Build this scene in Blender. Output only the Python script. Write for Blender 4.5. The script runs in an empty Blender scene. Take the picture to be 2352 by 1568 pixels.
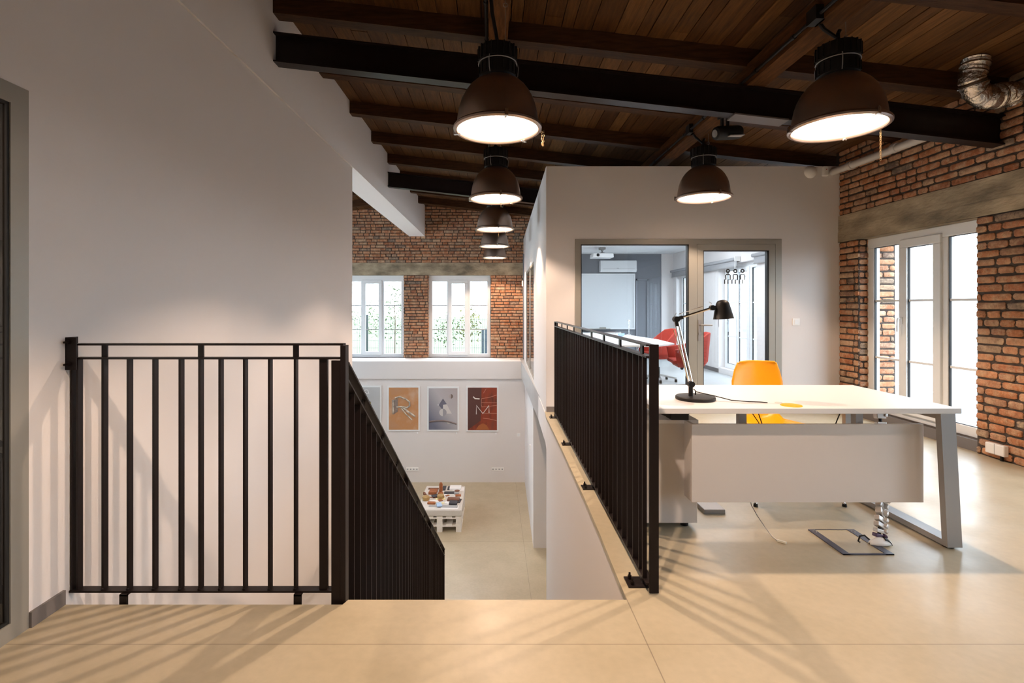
import bpy, math, random
from mathutils import Vector, Matrix
random.seed(7)
R = math.radians
scene = bpy.context.scene
col = scene.collection

# ------------------------------------------------------------------ camera, sky, exposure
F = 1176.0                      # focal length in pixels of the 2352 px wide frame
HZ = 1.27                       # eye height
cam_data = bpy.data.cameras.new('camera')
cam_data.sensor_width = 36.0
cam_data.lens = 18.0
cam_data.shift_x = (1176 - 1131) / 2352
cam_data.shift_y = -(784 - 705) / 2352
cam_data.clip_start = 0.05
cam_data.clip_end = 300
cam = bpy.data.objects.new('camera', cam_data)
cam.location = (0, 0, HZ)
cam.rotation_euler = (R(90), 0, 0)
col.objects.link(cam)
scene.camera = cam

world = bpy.data.worlds.new('sky')
scene.world = world
world.use_nodes = True
wn = world.node_tree.nodes
bg = wn['Background']
bg.inputs[0].default_value = (0.80, 0.90, 1.0, 1)
bg.inputs[1].default_value = 9.5

scene.view_settings.view_transform = 'Standard'
scene.view_settings.look = 'None'
scene.view_settings.gamma = 1.0
scene.view_settings.use_curve_mapping = False
scene.view_settings.exposure = 0.32
LAMP_W = 128.0
LAMP_COL = (1.0, 0.73, 0.54)
try:
    scene.cycles.max_bounces = 8
    scene.cycles.diffuse_bounces = 5
    scene.cycles.transparent_max_bounces = 16
    scene.cycles.sample_clamp_indirect = 6.0
    scene.cycles.caustics_reflective = False
    scene.cycles.caustics_refractive = False
except Exception:
    pass

def sun():
    d = bpy.data.lights.new('sun', 'SUN')
    d.energy = 1.2; d.angle = R(8); d.color = (1, .96, .9)
    o = bpy.data.objects.new('sun', d)
    o.rotation_euler = (R(50), 0, R(200))
    col.objects.link(o)
sun()

# ------------------------------------------------------------------ materials
def mat(name, base, rough=0.5, metal=0.0, noise=0.0, nscale=8.0, bump=0.0, bscale=60.0, spec=0.5,
        emit=None, coat=0.0, stretch=None):
    m = bpy.data.materials.new(name); m.use_nodes = True
    nt = m.node_tree; n = nt.nodes; l = nt.links
    b = n['Principled BSDF']
    b.inputs['Base Color'].default_value = (*base, 1)
    b.inputs['Roughness'].default_value = rough
    b.inputs['Metallic'].default_value = metal
    b.inputs['Specular IOR Level'].default_value = spec
    b.inputs['Coat Weight'].default_value = coat
    if emit:
        b.inputs['Emission Color'].default_value = (*emit[0], 1)
        b.inputs['Emission Strength'].default_value = emit[1]
    tc = n.new('ShaderNodeTexCoord')
    mp = n.new('ShaderNodeMapping'); l.new(tc.outputs['Object'], mp.inputs[0])
    if stretch: mp.inputs['Scale'].default_value = stretch
    if noise:
        t = n.new('ShaderNodeTexNoise'); t.inputs['Scale'].default_value = nscale; t.inputs['Detail'].default_value = 6
        l.new(mp.outputs[0], t.inputs['Vector'])
        mx = n.new('ShaderNodeMix'); mx.data_type = 'RGBA'
        mx.inputs[6].default_value = (*[max(0, c * (1 - noise)) for c in base], 1)
        mx.inputs[7].default_value = (*[min(1, c * (1 + noise)) for c in base], 1)
        mr = n.new('ShaderNodeMapRange'); mr.inputs[1].default_value = .3; mr.inputs[2].default_value = .7
        l.new(t.outputs['Fac'], mr.inputs[0]); l.new(mr.outputs[0], mx.inputs[0]); l.new(mx.outputs[2], b.inputs['Base Color'])
    if bump:
        t2 = n.new('ShaderNodeTexNoise'); t2.inputs['Scale'].default_value = bscale; t2.inputs['Detail'].default_value = 5
        l.new(mp.outputs[0], t2.inputs['Vector'])
        bp = n.new('ShaderNodeBump'); bp.inputs['Strength'].default_value = bump; bp.inputs['Distance'].default_value = 0.01
        l.new(t2.outputs['Fac'], bp.inputs['Height']); l.new(bp.outputs[0], b.inputs['Normal'])
    return m

def glass_mat(name, tint=(1, 1, 1), refl=1.0, ior=1.5):
    m = bpy.data.materials.new(name); m.use_nodes = True
    nt = m.node_tree; n = nt.nodes; l = nt.links
    n.remove(n['Principled BSDF'])
    out = n['Material Output']
    tr = n.new('ShaderNodeBsdfTransparent'); tr.inputs[0].default_value = (*tint, 1)
    gl = n.new('ShaderNodeBsdfGlossy'); gl.inputs['Roughness'].default_value = 0.0
    g = n.new('ShaderNodeNewGeometry'); dt = n.new('ShaderNodeVectorMath'); dt.operation = 'DOT_PRODUCT'
    l.new(g.outputs['Incoming'], dt.inputs[0]); l.new(g.outputs['Normal'], dt.inputs[1])
    def mth(op, a, b=None):
        k = n.new('ShaderNodeMath'); k.operation = op
        for i, q in enumerate((a, b)):
            if q is None: continue
            if isinstance(q, (int, float)): k.inputs[i].default_value = q
            else: l.new(q, k.inputs[i])
        return k.outputs[0]
    f = mth('POWER', mth('SUBTRACT', 1.0, mth('ABSOLUTE', dt.outputs['Value'])), 5.0)
    f = mth('MULTIPLY', mth('ADD', mth('MULTIPLY', f, .96), .04), refl)
    mx = n.new('ShaderNodeMixShader')
    l.new(f, mx.inputs[0])
    l.new(tr.outputs[0], mx.inputs[1]); l.new(gl.outputs[0], mx.inputs[2]); l.new(mx.outputs[0], out.inputs[0])
    return m

def island_mat(name, cols, rough=0.85, stain=None, bump=0.4, nscale=18, bscale=70, stretch=None, spec=0.3, grain=0.35):
    """colour varies from piece to piece of one mesh (bricks, boards)"""
    m = bpy.data.materials.new(name); m.use_nodes = True
    nt = m.node_tree; n = nt.nodes; l = nt.links
    b = n['Principled BSDF']; b.inputs['Roughness'].default_value = rough
    b.inputs['Specular IOR Level'].default_value = spec
    g = n.new('ShaderNodeNewGeometry')
    rp = n.new('ShaderNodeValToRGB'); e = rp.color_ramp.elements
    rp.color_ramp.interpolation = 'LINEAR'
    while len(e) < len(cols): e.new(0.5)
    for i, c in enumerate(cols):
        e[i].position = i / (len(cols) - 1); e[i].color = (*c, 1)
    l.new(g.outputs['Random Per Island'], rp.inputs[0])
    tc = n.new('ShaderNodeTexCoord'); mp = n.new('ShaderNodeMapping'); l.new(tc.outputs['Object'], mp.inputs[0])
    if stretch: mp.inputs['Scale'].default_value = stretch
    t = n.new('ShaderNodeTexNoise'); t.inputs['Scale'].default_value = nscale; t.inputs['Detail'].default_value = 8
    t.inputs['Roughness'].default_value = 0.65
    l.new(mp.outputs[0], t.inputs['Vector'])
    mr = n.new('ShaderNodeMapRange'); mr.inputs[1].default_value = .3; mr.inputs[2].default_value = .7
    mr.inputs[3].default_value = 1 - grain; mr.inputs[4].default_value = 1 + grain
    l.new(t.outputs['Fac'], mr.inputs[0])
    ml = n.new('ShaderNodeMix'); ml.data_type = 'RGBA'; ml.blend_type = 'MULTIPLY'; ml.inputs[0].default_value = 1
    l.new(rp.outputs[0], ml.inputs[6]); l.new(mr.outputs[0], ml.inputs[7])
    last = ml.outputs[2]
    if stain:
        t3 = n.new('ShaderNodeTexNoise'); t3.inputs['Scale'].default_value = stain[1]; t3.inputs['Detail'].default_value = 9
        t3.inputs['Roughness'].default_value = .75
        l.new(tc.outputs['Object'], t3.inputs['Vector'])
        m3 = n.new('ShaderNodeMapRange'); m3.inputs[1].default_value = .46; m3.inputs[2].default_value = .70
        m3.inputs[4].default_value = stain[2]
        l.new(t3.outputs['Fac'], m3.inputs[0])
        mm = n.new('ShaderNodeMix'); mm.data_type = 'RGBA'; mm.inputs[7].default_value = (*stain[0], 1)
        l.new(m3.outputs[0], mm.inputs[0]); l.new(last, mm.inputs[6]); last = mm.outputs[2]
    l.new(last, b.inputs['Base Color'])
    t2 = n.new('ShaderNodeTexNoise'); t2.inputs['Scale'].default_value = bscale; t2.inputs['Detail'].default_value = 7
    l.new(mp.outputs[0], t2.inputs['Vector'])
    bp = n.new('ShaderNodeBump'); bp.inputs['Strength'].default_value = bump; bp.inputs['Distance'].default_value = .008
    l.new(t2.outputs['Fac'], bp.inputs['Height']); l.new(bp.outputs[0], b.inputs['Normal'])
    return m

def concrete_floor(name, joints):
    m = bpy.data.materials.new(name); m.use_nodes = True
    nt = m.node_tree; n = nt.nodes; l = nt.links
    b = n['Principled BSDF']
    g = n.new('ShaderNodeNewGeometry')
    def noise(sc, det, lo, hi, a, bb):
        t = n.new('ShaderNodeTexNoise'); t.inputs['Scale'].default_value = sc; t.inputs['Detail'].default_value = det
        l.new(g.outputs['Position'], t.inputs['Vector'])
        r = n.new('ShaderNodeMapRange'); r.inputs[1].default_value = lo; r.inputs[2].default_value = hi
        r.inputs[3].default_value = a; r.inputs[4].default_value = bb
        l.new(t.outputs['Fac'], r.inputs[0]); return r.outputs[0]
    mx = n.new('ShaderNodeMix'); mx.data_type = 'RGBA'
    mx.inputs[6].default_value = (.40, .342, .232, 1); mx.inputs[7].default_value = (.47, .405, .285, 1)
    l.new(noise(2.6, 12, .3, .7, 0, 1), mx.inputs[0])
    mul = n.new('ShaderNodeMix'); mul.data_type = 'RGBA'; mul.blend_type = 'MULTIPLY'; mul.inputs[0].default_value = 1
    l.new(mx.outputs[2], mul.inputs[6]); l.new(noise(28, 8, .3, .7, .95, 1.04), mul.inputs[7])
    last = mul.outputs[2]
    sx = n.new('ShaderNodeSeparateXYZ'); l.new(g.outputs['Position'], sx.inputs[0])
    for axis, val in joints:
        s = n.new('ShaderNodeMath'); s.operation = 'SUBTRACT'; s.inputs[1].default_value = val
        l.new(sx.outputs[axis], s.inputs[0])
        a = n.new('ShaderNodeMath'); a.operation = 'ABSOLUTE'; l.new(s.outputs[0], a.inputs[0])
        c = n.new('ShaderNodeMath'); c.operation = 'LESS_THAN'; c.inputs[1].default_value = .0022
        l.new(a.outputs[0], c.inputs[0])
        k = n.new('ShaderNodeMath'); k.operation = 'MULTIPLY'; k.inputs[1].default_value = .6; l.new(c.outputs[0], k.inputs[0])
        mm = n.new('ShaderNodeMix'); mm.data_type = 'RGBA'; mm.inputs[7].default_value = (.12, .09, .06, 1)
        l.new(k.outputs[0], mm.inputs[0]); l.new(last, mm.inputs[6]); last = mm.outputs[2]
    l.new(last, b.inputs['Base Color'])
    l.new(noise(4, 6, .3, .7, .30, .42), b.inputs['Roughness'])
    b.inputs['Specular IOR Level'].default_value = .55
    t2 = n.new('ShaderNodeTexNoise'); t2.inputs['Scale'].default_value = 9; t2.inputs['Detail'].default_value = 5
    l.new(g.outputs['Position'], t2.inputs['Vector'])
    bp = n.new('ShaderNodeBump'); bp.inputs['Strength'].default_value = .03; bp.inputs['Distance'].default_value = .01
    l.new(t2.outputs['Fac'], bp.inputs['Height']); l.new(bp.outputs[0], b.inputs['Normal'])
    return m

M = {}
M['white'] = mat('white plaster', (.73, .695, .68), .75, bump=.05, bscale=160)
M['ceiling_white'] = mat('ceiling paint', (.82, .83, .84), .8)
M['greywall'] = mat('grey paint', (.20, .21, .235), .7)
M['floor'] = concrete_floor('polished concrete', [(1, 1.93), (0, .584)])
M['floor_low'] = concrete_floor('polished concrete lower', [(1, 9.04), (0, .55)])
M['floor_meet'] = mat('grey floor', (.45, .46, .46), .3, noise=.08, nscale=2)
M['steel'] = mat('black steel', (.009, .0052, .005), .42, metal=.0, spec=.22, bump=.05, bscale=40)
M['beam'] = mat('dark painted steel', (.009, .0045, .004), .40, spec=.28, bump=.08, bscale=30)
M['alu'] = mat('champagne aluminium', (.35, .335, .295), .42, metal=.35)
M['grey_metal'] = mat('grey metal', (.30, .29, .285), .42, metal=.3)
M['pvc'] = mat('white window plastic', (.80, .82, .83), .3)
M['black'] = mat('black plastic', (.010, .009, .009), .5, spec=.25)
M['rubber'] = mat('black gasket', (.01, .01, .01), .6)
M['concrete'] = mat('rough concrete', (.34, .275, .185), .9, noise=.5, nscale=3.0, bump=.8, bscale=22, stretch=(1, .8, 2.0))
M['mortar'] = mat('dark mortar', (.06, .045, .036), .95, noise=.3, nscale=20, bump=.5, bscale=80)
BR = [(.36, .135, .060), (.43, .185, .085), (.30, .115, .060), (.48, .25, .14), (.40, .17, .085), (.33, .19, .12), (.50, .235, .12),
      (.38, .145, .07), (.15, .12, .10), (.46, .29, .18), (.34, .13, .06), (.46, .21, .10)]
M['brick'] = island_mat('old brick', BR, .9, stain=((.58, .42, .27), 10.0, .9), bump=.8, nscale=22, bscale=90)
WD = [(.050, .020, .006), (.095, .042, .013), (.064, .027, .008), (.150, .070, .024), (.055, .022, .007), (.115, .052, .017)]
M['boards'] = island_mat('stained boards', WD, .6, spec=.15, bump=.35, nscale=5, bscale=30, stretch=(9, .7, 9), grain=.45)
M['timber'] = mat('stained timber', (.050, .021, .008), .6, spec=.15, noise=.4, nscale=5, bump=.3, bscale=24, stretch=(1.2, 9, 9))
M['timber_y'] = mat('stained timber lighter', (.085, .036, .013), .8, spec=.05, noise=.4, nscale=5, bump=.3, bscale=24, stretch=(9, 1.2, 9))
M['glass'] = glass_mat('window glass', (.97, .99, 1.0), .9)
M['clear'] = glass_mat('partition glass', (.93, .95, .96), 1.0)
M['darkglass'] = glass_mat('dark glass', (.55, .48, .42), 1.4)
M['shade'] = mat('bronze lacquered shade', (.40, .31, .26), .30, metal=.92)
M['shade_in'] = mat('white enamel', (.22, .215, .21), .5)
M['lens'] = glass_mat('lamp glass', (1, 1, 1), .6)
M['chrome'] = mat('chrome', (.75, .74, .72), .18, metal=1)
M['satin'] = mat('satin silver plastic', (.62, .60, .58), .35, metal=.4)
M['brass'] = mat('pale brass chain', (.70, .52, .30), .3, metal=1)
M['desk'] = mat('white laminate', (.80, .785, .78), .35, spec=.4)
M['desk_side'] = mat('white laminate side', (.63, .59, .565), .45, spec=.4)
M['yellow'] = mat('yellow plastic', (.95, .42, .005), .38)
M['red'] = mat('red orange fabric', (.40, .028, .010), .75, noise=.1, nscale=60)
M['foil'] = mat('aluminium foil', (.66, .61, .56), .26, metal=1, bump=1.0, bscale=38)
M['pipe'] = mat('white pipe', (.62, .60, .58), .3)
M['plate'] = mat('white switch plastic', (.85, .84, .82), .35)
M['basebd'] = mat('grey baseboard', (.155, .14, .135), .5)
M['fabric_grey'] = mat('grey blind fabric', (.33, .33, .34), .8)
M['board'] = mat('whiteboard', (.72, .75, .77), .2)
M['cushion'] = mat('pale grey fabric', (.62, .60, .57), .9, noise=.05, nscale=80)
M['pallet'] = mat('white painted wood', (.80, .78, .74), .6, noise=.06, nscale=12)
M['leather'] = mat('tan leather', (.33, .11, .035), .5, noise=.2, nscale=30)
M['brown'] = mat('brown leather', (.16, .06, .03), .5)
M['dark'] = mat('dark leather', (.035, .035, .045), .5)
M['wood'] = mat('pale wood', (.40, .26, .10), .6, noise=.2, nscale=20)
M['paper'] = mat('white paper', (.85, .85, .86), .6)
M['grey_paper'] = mat('grey paper', (.35, .36, .37), .6)
M['blue'] = mat('pale blue cloth', (.38, .55, .80), .7)
M['cream'] = mat('cream cloth', (.80, .74, .42), .8)
M['purple'] = mat('dark purple plastic', (.06, .03, .08), .4)
M['clear_plastic'] = mat('clear plastic plug', (.75, .72, .62), .3)
M['asphalt'] = mat('asphalt', (.10, .105, .115), .9, noise=.1, nscale=3)
M['grass'] = mat('grass', (.11, .14, .075), .9, noise=.35, nscale=6)
M['leaf'] = mat('leaves', (.10, .14, .06), .7, noise=.3, nscale=9)
M['leaf_yellow'] = mat('yellow leaves', (.16, .15, .04), .7, noise=.3, nscale=9)
M['bark'] = mat('bark', (.18, .13, .09), .9)
M['facade'] = mat('pale facade', (.80, .80, .78), .8)
M['fence'] = mat('grey green fence', (.06, .08, .085), .5)
M['slate'] = mat('blue grey metal', (.06, .085, .12), .5)
M['pane_out'] = mat('pale window pane', (.35, .36, .37), .3)
M['roadline'] = mat('road line', (.85, .85, .8), .7)

# ------------------------------------------------------------------ geometry helpers
class MB:
    def __init__(s): s.v = []; s.f = []
    def add(s, vs, fs):
        o = len(s.v); s.v += [Vector(v) for v in vs]; s.f += [tuple(i + o for i in f) for f in fs]; return s
    def box(s, x0, x1, y0, y1, z0, z1, mtx=None):
        vs = [Vector((x, y, z)) for x in (x0, x1) for y in (y0, y1) for z in (z0, z1)]
        if mtx is not None: vs = [mtx @ v for v in vs]
        return s.add(vs, [(0, 1, 3, 2), (4, 6, 7, 5), (0, 4, 5, 1), (2, 3, 7, 6), (0, 2, 6, 4), (1, 5, 7, 3)])
    def cbox(s, c, d, mtx=None):
        m = Matrix.Translation(c) @ (mtx if mtx is not None else Matrix.Identity(4))
        return s.box(-d[0] / 2, d[0] / 2, -d[1] / 2, d[1] / 2, -d[2] / 2, d[2] / 2, m)
    def bar(s, a, b, w, h, up=(0, 0, 1)):
        """bar from a to b, w across, h along up"""
        a = Vector(a); b = Vector(b); d = (b - a).normalized(); u = Vector(up)
        sd = d.cross(u).normalized(); u = sd.cross(d).normalized()
        vs = []
        for p in (a, b):
            for i, j in ((-1, -1), (1, -1), (1, 1), (-1, 1)): vs.append(p + sd * w / 2 * i + u * h / 2 * j)
        return s.add(vs, [(0, 3, 2, 1), (4, 5, 6, 7), (0, 1, 5, 4), (1, 2, 6, 5), (2, 3, 7, 6), (3, 0, 4, 7)])
    def prism(s, pts, z0, z1, axis='z'):
        """pts: outline; axis z: (x,y) extruded z0..z1; axis x: (y,z) ; axis y: (x,z)"""
        n = len(pts)
        def mk(p, t): return {'z': (p[0], p[1], t), 'x': (t, p[0], p[1]), 'y': (p[0], t, p[1])}[axis]
        vs = [mk(p, z0) for p in pts] + [mk(p, z1) for p in pts]
        return s.add(vs, [tuple(range(n - 1, -1, -1)), tuple(range(n, 2 * n))] + [(i, (i + 1) % n, n + (i + 1) % n, n + i) for i in range(n)])
    def lathe(s, prof, c=(0, 0, 0), seg=32, mtx=None, a0=0, a1=2 * math.pi):
        vs = []; n = len(prof)
        for k in range(seg):
            a = a0 + (a1 - a0) * k / seg
            for r, z in prof:
                v = Vector((r * math.cos(a), r * math.sin(a), z))
                if mtx is not None: v = mtx @ v
                vs.append(v + Vector(c))
        fs = []
        for k in range(seg):
            k2 = (k + 1) % seg
            for i in range(n - 1): fs.append((k * n + i, k2 * n + i, k2 * n + i + 1, k * n + i + 1))
        return s.add(vs, fs)
    def tube(s, pts, r, seg=8, closed=False):
        pts = [Vector(p) for p in pts]; n = len(pts); vs = []; fs = []
        rr = r if isinstance(r, (list, tuple)) else [r] * n
        prev = None
        for i, p in enumerate(pts):
            if closed: d = (pts[(i + 1) % n] - pts[i - 1]).normalized()
            else: d = (pts[min(i + 1, n - 1)] - pts[max(i - 1, 0)]).normalized()
            if prev is None:
                u = d.cross(Vector((0, 0, 1)))
                if u.length < .1: u = d.cross(Vector((0, 1, 0)))
            else: u = prev - d * prev.dot(d)
            u.normalize(); prev = u; w = d.cross(u)
            for k in range(seg):
                a = 2 * math.pi * k / seg
                vs.append(p + (u * math.cos(a) + w * math.sin(a)) * rr[i])
        m = n if closed else n - 1
        for i in range(m):
            j = (i + 1) % n
            for k in range(seg):
                k2 = (k + 1) % seg
                fs.append((i * seg + k, i * seg + k2, j * seg + k2, j * seg + k))
        if not closed:
            fs.append(tuple(range(seg - 1, -1, -1))); fs.append(tuple((n - 1) * seg + k for k in range(seg)))
        return s.add(vs, fs)
    def cyl(s, a, b, r, seg=16): return s.tube([a, b], r, seg)
    def disc(s, c, r, seg=32):
        return s.add([(c[0] + r * math.cos(2 * math.pi * k / seg), c[1] + r * math.sin(2 * math.pi * k / seg), c[2]) for k in range(seg)], [tuple(range(seg))])
    def quad(s, a, b, c, d): return s.add([a, b, c, d], [(0, 1, 2, 3)])
    def grid(s, fn, nu, nv):
        vs = [fn(i / nu, j / nv) for i in range(nu + 1) for j in range(nv + 1)]
        return s.add(vs, [(i * (nv + 1) + j, (i + 1) * (nv + 1) + j, (i + 1) * (nv + 1) + j + 1, i * (nv + 1) + j + 1) for i in range(nu) for j in range(nv)])
    def build(s, name, m, parent=None, smooth=False, bevel=0, solid=0, subsurf=0, **tags):
        if parent is not None:
            org = Vector(parent['org']) if 'org' in parent.keys() else Vector((0, 0, 0))
        else:
            xs = [v.x for v in s.v]; ys = [v.y for v in s.v]; zs = [v.z for v in s.v]
            org = Vector(((min(xs) + max(xs)) / 2, (min(ys) + max(ys)) / 2, min(zs)))
        me = bpy.data.meshes.new(name)
        me.from_pydata([v - org for v in s.v], [], s.f)
        me.materials.append(M[m] if isinstance(m, str) else m)
        if smooth:
            me.polygons.foreach_set('use_smooth', [True] * len(me.polygons))
            try: me.set_sharp_from_angle(angle=R(38))
            except Exception: pass
        me.update()
        o = bpy.data.objects.new(name, me); col.objects.link(o)
        if parent is not None: o.parent = parent
        else: o.location = org
        o['org'] = tuple(org)
        if solid:
            md = o.modifiers.new('solid', 'SOLIDIFY'); md.thickness = solid; md.offset = 0
        if subsurf:
            md = o.modifiers.new('sub', 'SUBSURF'); md.levels = subsurf; md.render_levels = subsurf
        if bevel:
            md = o.modifiers.new('bev', 'BEVEL'); md.width = bevel; md.segments = 2; md.limit_method = 'ANGLE'; md.angle_limit = R(40)
        for k, v in tags.items(): o[k] = v
        return o

def thing(name, loc, label, cat, group=None):
    o = bpy.data.objects.new(name, None); o.empty_display_size = .1
    o.location = loc; o['org'] = tuple(loc); col.objects.link(o)
    o['label'] = label; o['category'] = cat
    if group: o['group'] = group
    return o

def single(mb, name, m, label, cat, group=None, **kw):
    o = mb.build(name, m, None, **kw); o['label'] = label; o['category'] = cat
    if group: o['group'] = group
    return o

def struct(mb, name, m, **kw):
    o = mb.build(name, m, None, **kw); o['kind'] = 'structure'; return o

def struct_root(name, loc):
    o = bpy.data.objects.new(name, None); o.location = loc; o['org'] = tuple(loc); o['kind'] = 'structure'; col.objects.link(o); return o

KIDS = {}
def copy_tree(o, parent=None):
    c = o.copy(); col.objects.link(c)
    if parent is not None: c.parent = parent
    for ch in [x for x in bpy.data.objects if x.parent == o]: copy_tree(ch, c)
    return c

def part_copy(o, off, parent):
    c = o.copy(); c.parent = parent; c.location = Vector(o.location) + Vector(off); col.objects.link(c); return c

def px(x, y, Y):            # image point at depth Y
    return Vector(((x - 1131) / F * Y, Y, HZ - (y - 705) / F * Y))

def XL(y): return -1.86 + .012 * y            # left wall face
def XV(y): return .654 + .019 * (y - 6.22)    # wall along the void, meeting room side
RIDGE = -2.03
def roof(x): return 3.83 - .1137 * (x + 1.8) if x > RIDGE else 3.83 - .1137 * (RIDGE + 1.8) - .1137 * (RIDGE - x)
FL = -2.87                                     # lower floor
XR = 4.22                                      # brick wall face
YF = 12.85                                     # far brick wall face
YP = 6.22                                      # glazed partition
YB = -3.5                                      # behind the camera

# ------------------------------------------------------------------ floors
edge = [(2.2225, .582), (2.88, .602), (3.4, .612), (4.45, .62), (5.95, .622), (YP, .640), (9.0, XV(9.0)), (YF, XV(YF))]
pts = [(-1.95, YB), (XR + .12, YB), (XR + .12, YP + .1), (XV(YP) + .02, YP + .1), (.640, YP)] + [(x, y) for y, x in reversed(edge[:5])] + \
      [(-.626, 2.2225), (-.64, 2.187), (-1.95, 2.187)]
struct(MB().prism(pts, -.03, 0), 'floor', 'floor')
mb = MB().prism([(-1.95, YB), (XR, YB), (XR, 2.20), (-1.95, 2.17)], -.40, -.03)
struct(mb, 'floor_slab', 'white')
struct(MB().box(XV(YP) + .02, XR + .3, YP + .1, YF - .1, -.38, -.0), 'floor_meeting', 'floor_meet')
struct(MB().box(-6, XR + .3, .0, YF, FL - .1, FL), 'floor_lower', 'floor_low')

# wall under the coping of the stair void
mb = MB()
a = [(x + .005, y) for y, x in edge[:5]]
mb.prism(a + [(.76, 5.95), (.76, 2.2225)], FL, -.03)
struct(mb, 'wall_stair', 'white')
# fascia along the passage opening, wall above it
mb = MB()
mb.prism([(.627, 5.95), (.645, YP), (XV(8.8), 8.8), (XV(YF), YF), (XV(YF) + .12, YF), (XV(8.8) + .12, 8.8), (.8, 5.95)], -.38, -.03)
struct(mb, 'wall_passage', 'white')
def vwall(mb, y0, y1, z0, z1, t=.12, d=0):
    mb.prism([(XV(y0) + d, y0), (XV(y1) + d, y1), (XV(y1) + d + t, y1), (XV(y0) + d + t, y0)], z0, z1)
mb = MB()
vwall(mb, YP + .12, 8.67, -.03, 2.98); vwall(mb, 8.67, 11.5, 2.05, 2.98); vwall(mb, 8.67, 11.5, -.03, .02); vwall(mb, 11.5, YF, -.03, 2.98)
struct(mb, 'wall_meeting_side', 'white')
mb = MB(); vwall(mb, 8.8, 12.1, FL, -.38, .6)
struct(mb, 'wall_lower_right', 'white')
# internal window in that wall
w = struct_root('window_5', (XV(10), 10, 0))
mb = MB()
for z0, z1 in ((.02, .06), (2.01, 2.05)): vwall(mb, 8.67, 11.5, z0, z1, .05, .002)
for y0, y1 in ((8.67, 8.72), (10.03, 10.08), (11.45, 11.5)): vwall(mb, y0, y1, .06, 2.01, .05, .002)
mb.build('window_frame', 'alu', w)
mb = MB(); vwall(mb, 8.72, 10.03, .06, 2.01, .006, .012); mb.build('pane', 'clear', w)
mb = MB(); vwall(mb, 10.08, 11.45, .06, 2.01, .006, .012); mb.build('pane', 'clear', w)

# ------------------------------------------------------------------ stairs (hidden below the floor edge)
mb = MB(); n = 16
for i in range(n):
    y0 = 2.24 + i * .255; z1 = -(i + 1) * 2.87 / n
    if i < n - 1: mb.box(-.60, .59, y0, y0 + .275, z1 - .22, z1)
struct(mb, 'floor_stairs', 'floor')

# ------------------------------------------------------------------ left wall, beam over the hall
def lwall(mb, y0, y1, z0, z1, d=0.0, t=.38):
    mb.prism([(XL(y0) + d, y0), (XL(y1) + d, y1), (XL(y1) - t, y1), (XL(y0) - t, y0)], z0, z1)
GY = 2.025; GZ = 2.125
mb = MB()
lwall(mb, GY, 6.51, FL, 3.04); lwall(mb, YB, .55, -.03, 3.04); lwall(mb, .55, GY, GZ, 3.04)
struct(mb, 'wall_left', 'white')
mb = MB(); lwall(mb, YB, YF, 3.045, 3.86, .012)
struct(mb, 'wall_left_upper', 'white')
# aluminium glazing in the left wall
w = struct_root('window_4', (XL(1.5), 1.5, 0))
mb = MB()
def lfr(mb, y0, y1, z0, z1, d=.002, t=.06): lwall(mb, y0, y1, z0, z1, d, t)
lfr(mb, 1.95, GY, 0, GZ); lfr(mb, .55, .62, 0, GZ); lfr(mb, .62, 1.95, GZ - .075, GZ); lfr(mb, .62, 1.95, 0, .065)
mb.build('window_frame', 'alu', w)
mb = MB()
lfr(mb, 1.94, 1.95, .065, GZ - .075, -.004, .03); lfr(mb, .62, 1.94, .065, .075, -.004, .03); lfr(mb, .62, 1.94, GZ - .085, GZ - .075, -.004, .03)
mb.build('gasket', 'rubber', w)
mb = MB(); lfr(mb, .62, 1.94, .07, GZ - .08, -.012, .02); mb.build('pane', 'darkglass', w)
mb = MB(); lwall(mb, .3, 2.4, -.03, 3.0, -1.4, 1.5); struct(mb, 'wall_behind_glass', 'white')
struct(MB().box(-3.4, -1.95, .2, 2.4, -.03, 0), 'floor_side', 'floor_meet')
mb = MB(); lwall(mb, GY + .002, 2.187, 0, .062, .012, .0); struct(mb, 'baseboard_left', 'basebd')

# ------------------------------------------------------------------ shell out of sight
struct(MB().box(-1.95, XR + .3, YB - .2, YB, -.4, 4.3), 'wall_back', 'white')
mb = MB(); hy = [(3.4, 4.9), (5.6, 7.1), (7.8, 9.3), (10.0, 11.5)]; prev = 2.0
for o0, o1 in hy: mb.box(-6.0, -5.8, prev, o0, FL, 4.3); mb.box(-6.0, -5.8, o0, o1, FL, 0.0); mb.box(-6.0, -5.8, o0, o1, 2.07, 4.3); prev = o1
mb.box(-6.0, -5.8, prev, YF, FL, 4.3)
struct(mb, 'wall_hall', 'white')
for k, (o0, o1) in enumerate(hy):  # unseen windows, added to let more daylight into the lower hall
    w = struct_root('window_%d' % (14 + k), (-5.9, (o0 + o1) / 2, 0)); mb = MB()
    mb.box(-5.93, -5.86, o0, o1, 0, .09); mb.box(-5.93, -5.86, o0, o1, 1.96, 2.07)
    for q in (o0, (o0 + o1) / 2 - .045, o1 - .09): mb.box(-5.93, -5.86, q, q + .09, .09, 1.96)
    mb.build('window_frame', 'pvc', w)
    MB().box(-5.90, -5.894, o0 + .09, (o0 + o1) / 2 - .045, .09, 1.96).build('pane', 'glass', w); MB().box(-5.90, -5.894, (o0 + o1) / 2 + .045, o1 - .09, .09, 1.96).build('pane', 'glass', w)
struct(MB().box(-6.0, -2.2, 2.0, 2.2, FL, 4.3), 'wall_hall_end', 'white')
struct(MB().box(-6.0, XR, -.2, 0, FL, -.4), 'wall_lower_end', 'white')
struct(MB().box(XR + .1, XR + .3, 0, YF, FL, -.38), 'wall_lower_side', 'white')

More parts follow.
